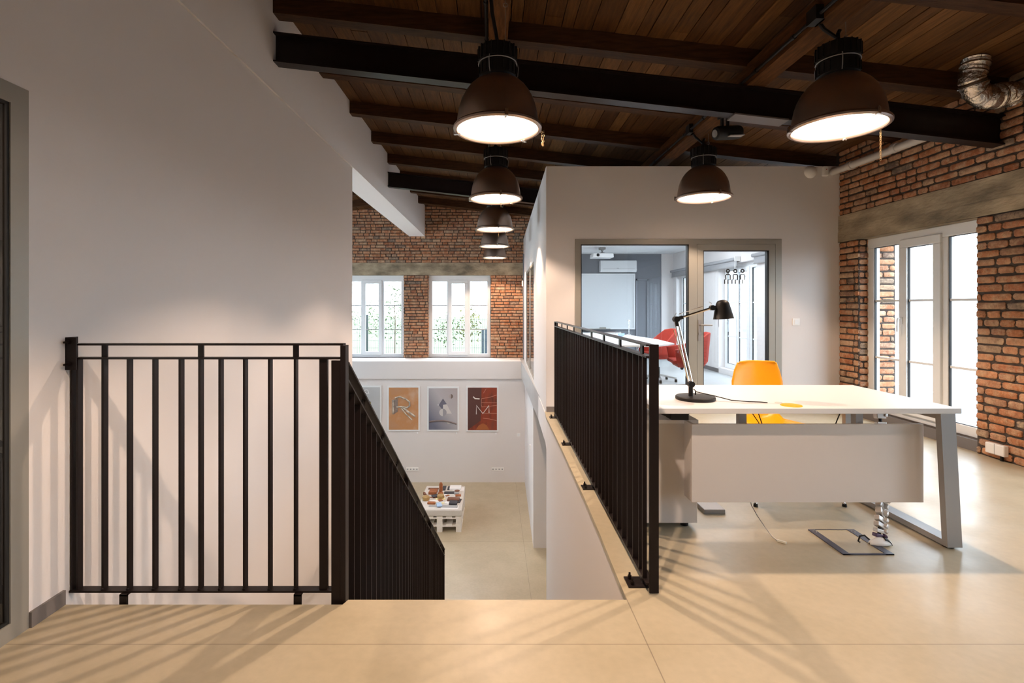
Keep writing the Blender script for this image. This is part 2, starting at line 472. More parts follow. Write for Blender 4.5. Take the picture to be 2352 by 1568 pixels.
# ------------------------------------------------------------------ brickwork
def bricks(mb, P, U, N, width, z0, z1, fine=True, course=.0735, seed=0, proud=.012, lens=(.245, .245, .12, .235, .12, .18)):
    """courses of bricks on a plane: P start at floor height 0, U along, N outward"""
    rnd = random.Random(seed); P = Vector(P); U = Vector(U); N = Vector(N); Z = Vector((0, 0, 1))
    nrow = max(1, round((z1 - z0) / course)); ch = (z1 - z0) / nrow
    for r in range(nrow):
        zc = z0 + (r + .5) * ch; u = -rnd.random() * .2 if width > .35 else 0
        while u < width - .03:
            L = rnd.choice(lens) * rnd.uniform(.9, 1.08)
            a = max(u, -.004 + rnd.uniform(0, .010)); b = min(u + L, width + rnd.uniform(-.012, .004))
            if width - b < .05: b = width + rnd.uniform(-.010, .004)
            u = b + .016 if b < width - .001 else width
            if b - a < .025: continue
            h = (ch - rnd.uniform(.014, .021)) / 2; pr = proud + rnd.uniform(-.004, .006)
            rz = rnd.uniform(-.012, .012); dz = rnd.uniform(-.002, .002)
            if fine:
                us = [0, .018, .06, .5 * (b - a), (b - a) - .06, (b - a) - .018, (b - a)] if b - a > .14 else [0, .014, (b - a) * .5, (b - a) - .014, (b - a)]
                vs_ = [-h, -h + .010, -h * .2, h * .3, h - .010, h]
                nu = len(us); nv = len(vs_); V = []
                for i, uu in enumerate(us):
                    for j, vv in enumerate(vs_):
                        ei = i in (0, nu - 1); ej = j in (0, nv - 1)
                        dd = pr * (.25 if (ei and ej) else .55 if (ei or ej) else 1.0) + rnd.uniform(-.0022, .0022)
                        if ei and ej: uu2 = uu + (.006 if i == 0 else -.006); vv2 = vv + (.005 if j == 0 else -.005)
                        else: uu2 = uu + rnd.uniform(-.003, .003); vv2 = vv + rnd.uniform(-.0018, .0018)
                        V.append(P + U * (a + uu2) + Z * (zc + dz + vv2 + rz * (uu - (b - a) / 2)) + N * dd)
                ring = [(i, 0) for i in range(nu)] + [(nu - 1, j) for j in range(1, nv)] + [(i, nv - 1) for i in range(nu - 2, -1, -1)] + [(0, j) for j in range(nv - 2, 0, -1)]
                Fs = [(i * nv + j, (i + 1) * nv + j, (i + 1) * nv + j + 1, i * nv + j + 1) for i in range(nu - 1) for j in range(nv - 1)]
                o = len(V)
                for (i, j) in ring: V.append(V[i * nv + j] - N * .03)
                m = len(ring)
                for k in range(m):
                    k2 = (k + 1) % m; p = ring[k][0] * nv + ring[k][1]; q = ring[k2][0] * nv + ring[k2][1]
                    Fs.append((p, o + k, o + k2, q))
                mb.add(V, Fs)
            else:
                V = []
                for dn, ins in ((-.02, 0), (pr * .5, 0), (pr, .008)):
                    for su, sv in ((0, -1), (1, -1), (1, 1), (0, 1)):
                        V.append(P + U * ((a + ins) if su == 0 else (b - ins)) + Z * (zc + dz + sv * (h - ins) + rz * ((-1 if su == 0 else 1) * (b - a) / 2)) + N * dn)
                mb.add(V, [(8, 9, 10, 11)] + [(k + 4 * t, (k + 1) % 4 + 4 * t, (k + 1) % 4 + 4 * t + 4, k + 4 * t + 4) for k in range(4) for t in (0, 1)])
    return mb

# right (window) wall: mortar core in boxes, bricks on its faces
WT = .42
opens = [(4.455, 5.90), (2.40, 3.845), (.35, 1.79), (-1.70, -.26)]     # openings along Y
LZ, HZ2, SZ = 2.05, 2.37, .10
core = MB(); y = YP + .06
core_solid = []
prev = YP + .06
for o0, o1 in opens:
    core.box(XR, XR + WT, o1, prev, -.03, LZ); core_solid.append((o1, prev)); prev = o0
core.box(XR, XR + WT, YB, prev, -.03, LZ); core_solid.append((YB, prev))
core.box(XR, XR + WT, YB, YP + .06, HZ2, 3.35)
for o0, o1 in opens: core.box(XR + .03, XR + WT, o0, o1, -.03, SZ)
wr = struct(core, 'wall_right', 'mortar')
mb = MB()
bricks(mb, (XR, YP, 0), (0, -1, 0), (-1, 0, 0), YP - 5.90, 0, LZ, seed=1)
bricks(mb, (XR, 4.455, 0), (0, -1, 0), (-1, 0, 0), 4.455 - 3.845, 0, LZ, seed=2)
bricks(mb, (XR, YP, 0), (0, -1, 0), (-1, 0, 0), YP - 3.2, HZ2, 3.30, seed=3)
bricks(mb, (XR + .01, 5.90, 0), (1, 0, 0), (0, -1, 0), WT - .02, .05, LZ, seed=4, lens=(.12, .245, .2))
bricks(mb, (XR + .01, 4.455, 0), (1, 0, 0), (0, 1, 0), WT - .02, .05, LZ, seed=5, fine=False)
bricks(mb, (XR + .01, 3.845, 0), (1, 0, 0), (0, -1, 0), WT - .02, .05, LZ, seed=6, fine=False)
bricks(mb, (XR, 2.40, 0), (0, -1, 0), (-1, 0, 0), .6, 0, LZ, seed=7, fine=False)
bricks(mb, (XR, 3.2, 0), (0, -1, 0), (-1, 0, 0), 3.2, HZ2, 3.30, seed=8, fine=False)
o = mb.build('brick_face', 'brick', wr, smooth=True)
struct(MB().box(XR - .018, XR + WT, YB, YP, LZ, HZ2).box(XR - .022, XR, YB, YP, 2.222, 2.228).box(XR - .024, XR, YB, YP, LZ, LZ + .12), 'trim_1', 'concrete')
mb = MB()
for o0, o1 in opens: mb.box(XR + .02, XR + .05, o0, o1, 0, SZ)
struct(mb, 'baseboard_right', 'basebd')

def window_y(name, x, y0, y1, z0, z1, side=1):
    """three-light window in a wall facing -X, frame from x to x+.07"""
    w = struct_root(name, (x, (y0 + y1) / 2, z0))
    L = y1 - y0; f = .085
    ys = [y1, y1 - f, y1 - f - .335 * L / 1.445 * 1.0]
    # far light, middle opening sash, near light
    a1 = y1 - .10; a0 = a1 - .355 * L / 1.445
    b1 = a0 - .075; b0 = b1 - .42 * L / 1.445
    c1 = b0 - .095; c0 = y0 + .10
    mb = MB()
    mb.box(x, x + .07, y0, y1, z0, z0 + .09); mb.box(x, x + .07, y0, y1, z1 - .11, z1)
    for p, q in ((y0, c0), (c1, b0), (b1, a0), (a1, y1)): mb.box(x, x + .07, p, q, z0 + .09, z1 - .11)
    fr = mb.build('window_frame', 'pvc', w, bevel=.006)
    mb = MB(); s0, s1 = b0 - .035, b1 + .035; zz0, zz1 = z0 + .055, z1 - .075
    mb.box(x - .022, x + .045, s0, s1, zz0, zz0 + .085); mb.box(x - .022, x + .045, s0, s1, zz1 - .085, zz1)
    mb.box(x - .022, x + .045, s0, s0 + .085, zz0 + .085, zz1 - .085); mb.box(x - .022, x + .045, s1 - .085, s1, zz0 + .085, zz1 - .085)
    sash = mb.build('sash', 'pvc', w, bevel=.006)
    mb = MB(); hy = s1 - .03; hz = 1.13
    mb.box(x - .032, x - .022, hy - .014, hy + .014, hz - .035, hz + .035)
    mb.tube([(x - .03, hy, hz + .02), (x - .065, hy, hz + .02), (x - .07, hy, hz), (x - .07, hy, hz - .12)], .009, 8)
    mb.build('handle', 'pvc', sash, smooth=True)
    zs = [z0 + (z1 - z0) * .635, z0 + (z1 - z0) * .31]
    for p, q, d in ((c0, c1, 0), (s0 + .085, s1 - .085, -.012), (a0, a1, 0)):
        za, zb = (z0 + .09, z1 - .11) if d == 0 else (zz0 + .085, zz1 - .085)
        MB().box(x + .03 + d, x + .036 + d, p, q, za, zb).build('pane', 'glass', w)
        g = MB()
        for e in (p, q - .006): g.box(x + .008 + d, x + .03 + d, e, e + .006, za, zb)
        for e in (za, zb - .006): g.box(x + .008 + d, x + .03 + d, p, q, e, e + .006)
        g.build('gasket', 'rubber', w)
        mm = MB()
        for z in zs: mm.box(x + .014 + d, x + .050 + d, p, q, z - .011, z + .011)
        mm.build('muntin', 'pvc', w)
    return w
window_y('window_1', XR + .10, 4.455, 5.90, SZ, LZ)
window_y('window_2', XR + .10, 2.40, 3.845, SZ, LZ)
window_y('window_3', XR + .10, .35, 1.79, SZ, LZ)
window_y('window_6', XR + .10, -1.70, -.26, SZ, LZ)

# far wall
fo = [(-6.0, -4.4), (-3.80, -2.22), (-1.62, -.045)]
core = MB()
core.box(-2.22, -1.62, YF, YF + .4, -.4, 2.07); core.box(-4.4, -3.80, YF, YF + .4, -.4, 2.07); core.box(-.045, 1.2, YF, YF + .4, -.4, 2.07)
core.box(-6, 1.2, YF, YF + .4, 2.38, 4.2); core.box(-6, 1.2, YF, YF + .4, -.4, 0)
wf = struct(core, 'wall_far', 'mortar')
mb = MB()
bricks(mb, (-2.22, YF, 0), (1, 0, 0), (0, -1, 0), .60, 0, 2.07, fine=False, seed=11)
bricks(mb, (-4.4, YF, 0), (1, 0, 0), (0, -1, 0), .60, 0, 2.07, fine=False, seed=12)
bricks(mb, (-.045, YF, 0), (1, 0, 0), (0, -1, 0), .95, 0, 2.07, fine=False, seed=13)
bricks(mb, (-5.0, YF, 0), (1, 0, 0), (0, -1, 0), 5.95, 2.38, 3.80, fine=False, seed=14)
bricks(mb, (-2.22, YF + .01, 0), (0, 1, 0), (-1, 0, 0), .38, 0, 2.07, fine=False, seed=15, lens=(.12, .2))
bricks(mb, (-1.62, YF + .01, 0), (0, 1, 0), (1, 0, 0), .38, 0, 2.07, fine=False, seed=16, lens=(.12, .2))
mb.build('brick_face', 'brick', wf)
struct(MB().box(-6, 1.2, YF - .015, YF + .4, 2.07, 2.38), 'trim_2', 'concrete')
def window_x(name, y, x0, x1, z0, z1):
    w = struct_root(name, ((x0 + x1) / 2, y, z0)); L = x1 - x0
    a0, a1 = x0 + .10, x0 + .10 + .235 * L
    b0, b1 = a1 + .085, a1 + .085 + .30 * L * .86
    c0, c1 = b1 + .095, x1 - .09
    mb = MB(); mb.box(x0, x1, y, y + .07, z0, z0 + .09); mb.box(x0, x1, y, y + .07, z1 - .15, z1)
    for p, q in ((x0, a0), (a1, b0), (b1, c0), (c1, x1)): mb.box(p, q, y, y + .07, z0 + .09, z1 - .15)
    mb.build('window_frame', 'pvc', w, bevel=.005)
    s0, s1, zz0, zz1 = b0 - .05, b1 + .04, z0 + .055, z1 - .115
    mb = MB()
    mb.box(s0, s1, y - .02, y + .04, zz0, zz0 + .09); mb.box(s0, s1, y - .02, y + .04, zz1 - .09, zz1)
    mb.box(s0, s0 + .085, y - .02, y + .04, zz0 + .09, zz1 - .09); mb.box(s1 - .085, s1, y - .02, y + .04, zz0 + .09, zz1 - .09)
    sash = mb.build('sash', 'pvc', w, bevel=.005)
    mb = MB(); hx = s0 + .035
    mb.tube([(hx, y - .02, 1.12), (hx, y - .06, 1.12), (hx, y - .065, 1.02)], .009, 6)
    mb.build('handle', 'pvc', sash)
    for p, q, d in ((a0, a1, 0), (s0 + .085, s1 - .085, -.012), (c0, c1, 0)):
        MB().box(p, q, y + .03 + d, y + .036 + d, z0 + .09, z1 - .15).build('pane', 'glass', w)
        mm = MB()
        for z in (1.31, .70): mm.box(p, q, y + .014 + d, y + .05 + d, z - .011, z + .011)
        mm.build('muntin', 'grey_metal', w)
window_x('window_7', YF + .12, -1.62, -.045, 0.0, 2.07)
window_x('window_8', YF + .12, -3.80, -2.22, 0.0, 2.07)
window_x('window_9', YF + .12, -6.0, -4.4, 0.0, 2.07)
# ledge and lower wall
struct(MB().box(-6, XV(YF) + .05, 12.05, YF + .12, -.42, -.005), 'trim_3', 'white')
struct(MB().box(-6, XR + .3, 12.10, 12.4, FL, -.42), 'wall_lower_far', 'white')

# ------------------------------------------------------------------ roof boards, rafters, purlins, beams
mb = MB(); rnd = random.Random(3)
x = RIDGE
zt = .03
def board(mb, xa, xb, ya, yb, dz):
    za, zb = roof(xa + 1e-4) if xa >= RIDGE else roof(xa), roof(xb)
    V = [(xa, ya, za + dz), (xb, ya, zb + dz), (xb, yb, zb + dz), (xa, yb, za + dz), (xa, ya, za + zt), (xb, ya, zb + zt), (xb, yb, zb + zt), (xa, yb, za + zt)]
    mb.add(V, [(0, 3, 2, 1), (4, 5, 6, 7), (0, 1, 5, 4), (1, 2, 6, 5), (2, 3, 7, 6), (3, 0, 4, 7)])
def strip(xa, xb):
    y = YB - .1 + rnd.uniform(0, 2)
    ys = [YB - .1]
    while y < 13.3: ys.append(y); y += rnd.choice((2.16, 3.24, 4.32, 2.16))
    ys.append(13.3)
    for i in range(len(ys) - 1):
        if ys[i + 1] - ys[i] > .02: board(mb, xa + .0035, xb - .0035, ys[i] + .001, ys[i + 1] - .001, rnd.uniform(-.003, .003))
while x < XR + .5:
    w = rnd.choice((.095, .11, .13, .15, .17, .19)); strip(x, x + w); x += w
x = RIDGE
while x > -6.1:
    w = rnd.choice((.11, .13, .15, .17)); strip(x - w, x); x -= w
rf = struct(mb, 'ceiling', 'boards')
mb = MB()
mb.prism([(-6.2, roof(-6.2) + .04), (RIDGE, roof(RIDGE) + .04), (XR + .6, roof(XR + .6) + .04), (XR + .6, roof(XR + .6) + .2), (RIDGE, roof(RIDGE) + .2), (-6.2, roof(-6.2) + .2)], YB - .3, 13.4, 'y')
struct(mb, 'ceiling_deck', 'mortar')

ORD = ['first', 'second', 'third', 'fourth', 'fifth', 'sixth', 'seventh', 'eighth']
for k in range(-2, 8):
    y = 4.25 + 1.08 * k
    mb = MB(); w = .06
    def seg(xa, xb):
        zs = [roof(xa) - .15, roof(xb) - .15, roof(xb) + .0, roof(xa) + .0]
        mb.prism([(xa, zs[0]), (xb, zs[1]), (xb, zs[2]), (xa, zs[3])], y - w, y + w, 'y')
    seg(XL(y) - .05, XR + .1)
    if y > 6.6: seg(-5.9, XL(y) - .3)
    where = ('resting above the near steel beam' if k == 0 else 'resting above the far steel beam' if k == 4 else
             ('%s in front of the near steel beam' % ORD[-k - 1]) if k < 0 else ('%s beyond the near steel beam' % ORD[k - 1]) if k < 4 else ('%s beyond the far steel beam' % ORD[k - 5]))
    single(mb, 'ceiling_rafter', 'timber', 'dark stained wooden rafter under the ceiling boards, ' + where, 'rafter', 'rafters under the ceiling boards')
def bz(x): return 3.285 - .1137 * (x + 1.8)
for nm, y in (('near', 4.25), ('far', 8.58)):
    r = thing('steel_beam', (0, y, bz(0)), 'long dark steel I-beam under the ceiling, the %s' % ('nearer and larger looking one' if nm == 'near' else 'one further off, behind the pendant lamps'), 'steel beam', 'steel beams')
    x0 = XL(y) + .0; x1 = XR + .05 if nm == 'near' else XR - .1
    mb = MB()
    def seg(w, a, b): mb.prism([(x0, bz(x0) + a), (x1, bz(x1) + a), (x1, bz(x1) + b), (x0, bz(x0) + b)], y - w, y + w, 'y')
    seg(.055, 0, .012); seg(.004, .012, .233); seg(.055, .233, .245)
    mb.build('beam_profile', 'beam', r)
    if nm == 'near':
        mb = MB()
        for xa, xb, dy in ((1.98, 2.42, 0),):
            mb.prism([(xa, bz(xa) - .012), (xb, bz(xb) - .012), (xb, bz(xb)), (xa, bz(xa))], y - .075, y + .075, 'y')
        mb.build('splice_plate', mat('dull plate', (.10, .085, .08), .5), r)
for xa, xb, z, lab in ((-.027, .117, 3.312, 'brown wooden purlin running lengthwise above the middle row of pendant lamps'),
                  (2.085, 2.245, 3.085, 'brown wooden purlin running lengthwise above the two pendants by the window wall')):
    single(MB().box(xa, xb, YB, YF - .02, z, z + .17), 'ceiling_purlin', 'timber_y', lab, 'purlin', 'lengthwise purlins')

# ------------------------------------------------------------------ pendant lamps
def chain(mb, p0, p1, sag, n):
    p0 = Vector(p0); p1 = Vector(p1)
    for i in range(n):
        t = (i + .5) / n; p = p0.lerp(p1, t); p.z -= sag * 4 * t * (1 - t)
        t2 = (i + 1) / n; q = p0.lerp(p1, t2); q.z -= sag * 4 * t2 * (1 - t2)
        d = (q - p).normalized() * .009
        s = Vector((0, .0045, 0)) if i % 2 else Vector((.0045, 0, 0))
        mb.tube([p - d, p - d * .5 + s, p + d * .5 + s, p + d, p + d * .5 - s, p - d * .5 - s], .0013, 5, closed=True)

def make_lamp():
    r = thing('pendant_lamp', (0, 0, 0), '', 'pendant lamp', 'industrial pendant lamps')
    prof = [(.262, .012), (.262, .022), (.259, .06), (.254, .095), (.245, .14), (.230, .185), (.208, .228), (.180, .266), (.150, .294), (.122, .313), (.100, .325)]
    MB().lathe(prof, seg=48).build('lamp_shade', 'shade', r, smooth=True)
    pin = [(p[0] - .006, p[1] - .004) for p in prof] + [(.0, .318)]
    MB().lathe(pin, seg=48).build('reflector', 'shade_in', r, smooth=True)
    MB().lathe([(.262, .026), (.276, .020), (.284, .010), (.283, -.002), (.272, -.010), (.262, -.008), (.256, .0), (.256, .014)], seg=48).build('rim', 'shade', r, smooth=True)
    MB().disc((0, 0, .004), .257, 48).build('lamp_glass', 'lens', r)
    mb = MB()
    mb.lathe([(.0, .316), (.108, .318), (.118, .330), (.118, .405), (.110, .41), (.110, .425), (.122, .43), (.122, .505), (.112, .52), (.06, .528), (.0, .53)], seg=40)
    for k in range(20):
        a = 2 * math.pi * k / 20; c, s = math.cos(a), math.sin(a)
        mb.bar((c * .118, s * .118, .34), (c * .118, s * .118, .40), .006, .012, up=(c, s, 0))
        mb.bar((c * .122, s * .122, .435), (c * .122, s * .122, .515), .008, .014, up=(c, s, 0))
    mb.tube([(0, 0, .525), (0, 0, .56)], .022, 10)
    hs = mb.build('ballast_housing', 'black', r, smooth=True)
    mb = MB()
    mb.tube([(.122 * math.cos(2 * math.pi * k / 32), .122 * math.sin(2 * math.pi * k / 32), .417) for k in range(32)], .0035, 6, closed=True)
    for a in (.1, 2.2, 4.3):
        c, s = math.cos(a), math.sin(a)
        mb.tube([(c * .126, s * .126, .43), (c * .136, s * .136, .40), (c * .130, s * .130, .35), (c * .118, s * .118, .325)], .003, 6)
    mb.build('wire_clasp', 'grey_metal', hs, smooth=True)
    for a in (R(168), R(48), R(-80)):
        c, s = math.cos(a), math.sin(a); t = Matrix.Rotation(a, 4, 'Z')
        mb = MB(); mb.box(.268, .291, -.010, .010, -.013, .026, t); mb.box(.245, .272, -.006, .006, -.013, -.008, t); mb.tube([t @ Vector((.288, 0, .03)), t @ Vector((.288, 0, .006))], .004, 6)
        mb.build('rim_clip', 'chrome', r)
    return r
lamp0 = make_lamp()
def lamp_light(lamp, power=1.0):
    d = bpy.data.lights.new('bulb', 'POINT'); d.energy = LAMP_W * power; d.color = LAMP_COL; d.shadow_soft_size = .025
    o = bpy.data.objects.new('bulb', d); o.location = (0, 0, .19); o.parent = lamp; col.objects.link(o)
LZR = 2.41
rows = []
lamps = [  # x, y, yaw, label, power, purlin z, chain
    (.033, 3.29, 0, 'bronze dome pendant lamp in front of the near beam, largest over the stairwell', 3.31, 'hang'),
    (.035, 5.40, 40, 'bronze dome pendant lamp over the stairwell, second in its row from the near beam', 3.31, 'drop'),
    (.036, 7.52, 75, 'bronze dome pendant lamp over the lower hall, third in the row, in front of brickwork', 3.31, 'drop'),
    (.040, 9.62, 20, 'dark dome pendant lamp over the lower hall, fourth in the row, partly behind the third', 3.31, None),
    (.055, 11.85, 130, 'smallest looking dome pendant lamp, last in the row before the brick wall', 3.31, None),
    (2.20, 3.26, 60, 'large bronze dome pendant lamp above the office desk, by the brick window wall', 3.085, 'long'),
    (2.21, 5.36, -20, 'bronze dome pendant lamp in front of the white partition wall above the glazed door', 3.085, 'loop'),
    (.033, 1.16, 10, 'bronze dome pendant lamp hanging over the near floor before the stairwell railing', 3.31, None),
]
lamp_objs = []
for i, (x, y, yaw, lab, pz, ch) in enumerate(lamps):
    o = lamp0 if i == 0 else copy_tree(lamp0)
    o.location = (x, y, LZR); o['label'] = lab; lamp_objs.append((o, ch))
    o['pz'] = pz; o['yaw'] = yaw
for i, (o, ch) in enumerate(lamp_objs):
    pz = o['pz']; loc = Vector(o.location); zz = pz - LZR
    o['org'] = (0, 0, 0)
    mb = MB()
    mb.tube([(0, 0, .55), (0, 0, .60), (.012, .0, .60 + .3 * (zz - .6)), (-.01, .0, zz - .10), (-.07, .03, zz - .03), (-.115, .03, zz + .03), (-.115, .03, zz + .09)] if i in (5, 6) else
            [(0, 0, .55), (-.01, 0, .62), (-.035, -.02, .74), (-.045, -.03, zz - .02), (-.045, -.03, zz)], .012, 8)
    mb.build('power_cable', 'black', o, smooth=True)
    if i in (5, 6):
        mb = MB(); mb.box(-.165, -.10, -.04, .06, zz + .0, zz + .09); mb.build('junction_box', 'black', o)
    mb = MB()
    mb.tube([(.05, 0, .52), (.05, 0, zz)], .0016, 5)
    ring = [(.05 + .014 * math.cos(a * .7854), 0, zz - .10 + .014 * math.sin(a * .7854)) for a in range(8)]
    mb.tube(ring, .002, 5, closed=True)
    mb.build('suspension_wire', 'grey_metal', o)
    if ch:
        mb = MB()
        if ch == 'hang':
            chain(mb, (.283, .0, -.004), (.298, .0, .0), .10, 14)
        elif ch == 'long': chain(mb, (.287, .02, .006), (.287, .02, -.20), .0, 17)
        elif ch == 'drop': chain(mb, (.05, -.285, -.006), (.05, -.285, -.14), .0, 11)
        else: chain(mb, (-.045, -.285, -.006), (.045, -.285, -.01), .06, 12)
        mb.build('chain', 'brass', o)
    lamp_light(o, 1.25 if o.location.y < 2 else 1.0)

# surface conduit along the purlins
for x, z, lab in ((-.045, 3.36, 'thin black cable conduit clipped along the purlin over the stairwell'), (2.066, 3.12, 'thin black cable conduit clipped along the purlin over the desk')):
    mb = MB(); mb.tube([(x, YB + .1, z), (x, YF - .3, z)], .012, 8)
    for k in range(30): mb.tube([(x, -2.5 + k * .5, z), (x, -2.47 + k * .5, z)], .017, 8)
    single(mb, 'cable_conduit', 'black', lab, 'conduit', 'cable conduits', smooth=True)

# ------------------------------------------------------------------ railings
def bolt(mb, p, ax=(0, 0, 1), r=.009, h=.016):
    p = Vector(p); ax = Vector(ax); mb.tube([p, p + ax * h], r, 6); mb.tube([p + ax * h, p + ax * h * 1.8], r * .55, 6)

# 1. across the landing beside the stair head
YR = 2.232
r = thing('stair_railing', (-1.2, YR, 0), 'black steel bar railing across the open well beside the stair head, against the white wall', 'railing', 'black bar railings')
def X_at(x): return (x - 1131) / F * YR
xs0, xs1 = -1.80, -.665
MB().box(xs0 - .03, xs1 + .03, YR - .02, YR + .02, .036, .044).build('bottom_rail', 'steel', r)
MB().box(xs0 - .01, -.645, YR - .02, YR + .02, 1.104, 1.112).build('top_rail', 'steel', r)
MB().box(xs0 - .01, -.648, YR - .02, YR + .02, 1.044, 1.052).build('middle_rail', 'steel', r)
first = None
for xp in (241, 298.5, 357, 417, 462, 508, 564, 621, 680):
    X = X_at(xp)
    if first is None:
        m0 = MB().box(-.005, .005, -.014, .014, .044, 1.044)
        m0.tube([(-.006, -.012, .046), (.004, -.016, .052)], .004, 5)
        first = m0.build('baluster', 'steel', r); first.location = (X + 1.2, 0, 0); o = first
        # vertices were offset by the root's origin
        first.data.transform(Matrix.Translation((-1.2, YR, 0)))
    else: o = part_copy(first, (0, 0, 0), r); o.location = (X + 1.2, 0, 0)
for xp in (241, 462, 680):
    X = X_at(xp); MB().box(X - .012, X + .012, YR - .004, YR + .004, 1.052, 1.104).build('spacer', 'steel', r)
for xp, w, dp in ((171, .008, .014), (184, .008, .014), (745, .034, .01)):
    X = X_at(xp); MB().box(X - w / 2 - .002, X + w / 2 - .002, YR - dp, YR + dp, .044, 1.044).build('post', 'steel', r)
for xp in (296, 690):
    X = X_at(xp); mb = MB(); mb.box(X - .016, X + .016, YR - .036, YR - .026, -.16, .036); mb.box(X - .016, X + .016, YR - .036, YR + .01, .030, .037)
    mb.build('support_stub', 'steel', r)
mb = MB(); mb.box(-1.838, -1.788, YR - .035, YR - .028, 1.0, 1.14); mb.box(-1.838, -1.830, YR - .035, YR + .03, 1.0, 1.14)
bolt(mb, (-1.815, YR - .035, 1.12), (0, -1, 0)); bolt(mb, (-1.815, YR - .035, 1.025), (0, -1, 0))
mb.build('wall_bracket', 'steel', r)

# 2. sloping flight railing
def XS(y): return -.655 + .0125 * (y - 2.2)
SL = 2.735 / 4.04
def zs(y): return 1.045 - SL * (y - 2.22)
r = thing('stair_railing', (-.65, 2.24, -.4), 'sloping black steel railing running down the stair flight to the lower floor', 'railing', 'black bar railings')
mb = MB()
mb.box(-.694, -.656, 2.205, 2.213, -.35, 1.04); mb.build('newel_plate', 'steel', r)
MB().box(-.655, -.632, 2.203, 2.250, -.35, 1.104).build('post', 'steel', r)
y0, y1 = 2.25, 6.26
MB().bar((XS(y0), y0, zs(y0)), (XS(y1), y1, zs(y1)), .050, .010).build('top_rail', 'steel', r)
MB().bar((XS(y0), y0, zs(y0) - .075), (XS(y1), y1, zs(y1) - .075), .046, .008).build('middle_rail', 'steel', r)
MB().bar((XS(y0), y0, zs(y0) - 1.06), (XS(y1), y1, zs(y1) - 1.06), .040, .008).build('bottom_rail', 'steel', r)
m0 = None; k = 0; y = y0 + .11
while y < y1 - .06:
    loc = Vector((XS(y), y, zs(y)))
    if m0 is None:
        m0 = MB().box(-.016, .016, -.003, .003, -1.05, -.078).build('baluster', 'steel', r)
        m0.data.transform(Matrix.Translation(Vector(r['org']))); o = m0
    else: o = part_copy(m0, (0, 0, 0), r)
    o.location = loc - Vector(r['org'])
    if k % 4 == 2:
        MB().box(XS(y) - .004, XS(y) + .004, y - .018, y + .018, zs(y) - .075, zs(y)).build('spacer', 'steel', r)
    y += .107; k += 1
for yy, t in ((y1, .012), (3.75, .008), (5.0, .008)):
    MB().box(XS(yy) - .02, XS(yy) + .02, yy - t / 2, yy + t / 2, zs(yy) - 1.25, zs(yy)).build('post', 'steel', r)

# 3. along the coping of the stair well, beside the desk
def XQ(y): return .700 + .011 * (y - 2.27)
r = thing('stair_railing', (.70, 2.27, 0), 'black steel bar railing standing on the floor edge between the stairwell and the desk', 'railing', 'black bar railings')
y0, y1 = 2.27, 5.96
MB().box(XQ(y0) - .005, XQ(y0) + .036, y0 - .006, y0 + .004, .005, 1.104).build('end_post', 'steel', r)
MB().box(XQ(y0) - .020, XQ(y0) + .000, y0 + .05, y0 + .058, .045, 1.05).build('post', 'steel', r)
MB().bar((XQ(y0) + .002, y0 + .004, 1.100), (XQ(y1), y1, 1.100), .040, .008).build('top_rail', 'steel', r)
MB().bar((XQ(y0) + .002, y0 + .004, 1.048), (XQ(y1), y1, 1.048), .040, .008).build('middle_rail', 'steel', r)
MB().bar((XQ(y0) + .002, y0 + .004, .040), (XQ(y1), y1, .040), .040, .008).build('bottom_rail', 'steel', r)
m0 = None; y = y0 + .13; k = 0
while y < y1 - .03:
    loc = Vector((XQ(y), y, 0))
    if m0 is None:
        mb = MB().box(-.016, .016, -.003, .003, .044, 1.044); mb.tube([(-.016, .0, .046), (-.005, .004, .05)], .004, 5)
        m0 = mb.build('baluster', 'steel', r); m0.data.transform(Matrix.Translation(Vector(r['org']))); o = m0
    else: o = part_copy(m0, (0, 0, 0), r)
    o.location = loc - Vector(r['org'])
    if k % 4 == 0: MB().box(XQ(y) - .004, XQ(y) + .004, y - .018, y + .018, 1.052, 1.096).build('spacer', 'steel', r)
    y += .108; k += 1
MB().box(XQ(y1) - .02, XQ(y1) + .02, y1 - .006, y1 + .006, .0, 1.104).build('post', 'steel', r)
for yy in (2.36, 3.60, 4.74, 5.88):
    X = XQ(yy); mb = MB(); mb.box(X - .085, X + .01, yy - .045, yy + .045, .0, .006); mb.box(X - .015, X + .01, yy - .02, yy + .02, .006, .036)
    bolt(mb, (X - .062, yy - .025, .006)); bolt(mb, (X - .062, yy + .025, .006))
    mb.build('base_plate', 'steel', r)

# ------------------------------------------------------------------ desk
DZ = .74
r = thing('office_desk', (1.65, 3.08, 0), 'long white office desk with grey loop legs beside the black railing', 'desk')
dt = MB().box(.85, 2.452, 2.675, 3.485, DZ - .027, DZ).build('desktop', 'desk', r, bevel=.0015)
MB().lathe([(.0, .004), (.050, .004), (.053, .003), (.055, .0)], (1.61, 2.757, DZ), 32).build('cable_grommet', 'yellow', dt, smooth=True, label='round yellow plastic cable cap')
MB().lathe([(.0, .003), (.018, .003), (.019, .0)], (1.585, 2.766 + .07, DZ), 20).build('cable_hole_cap', 'desk_side', dt)
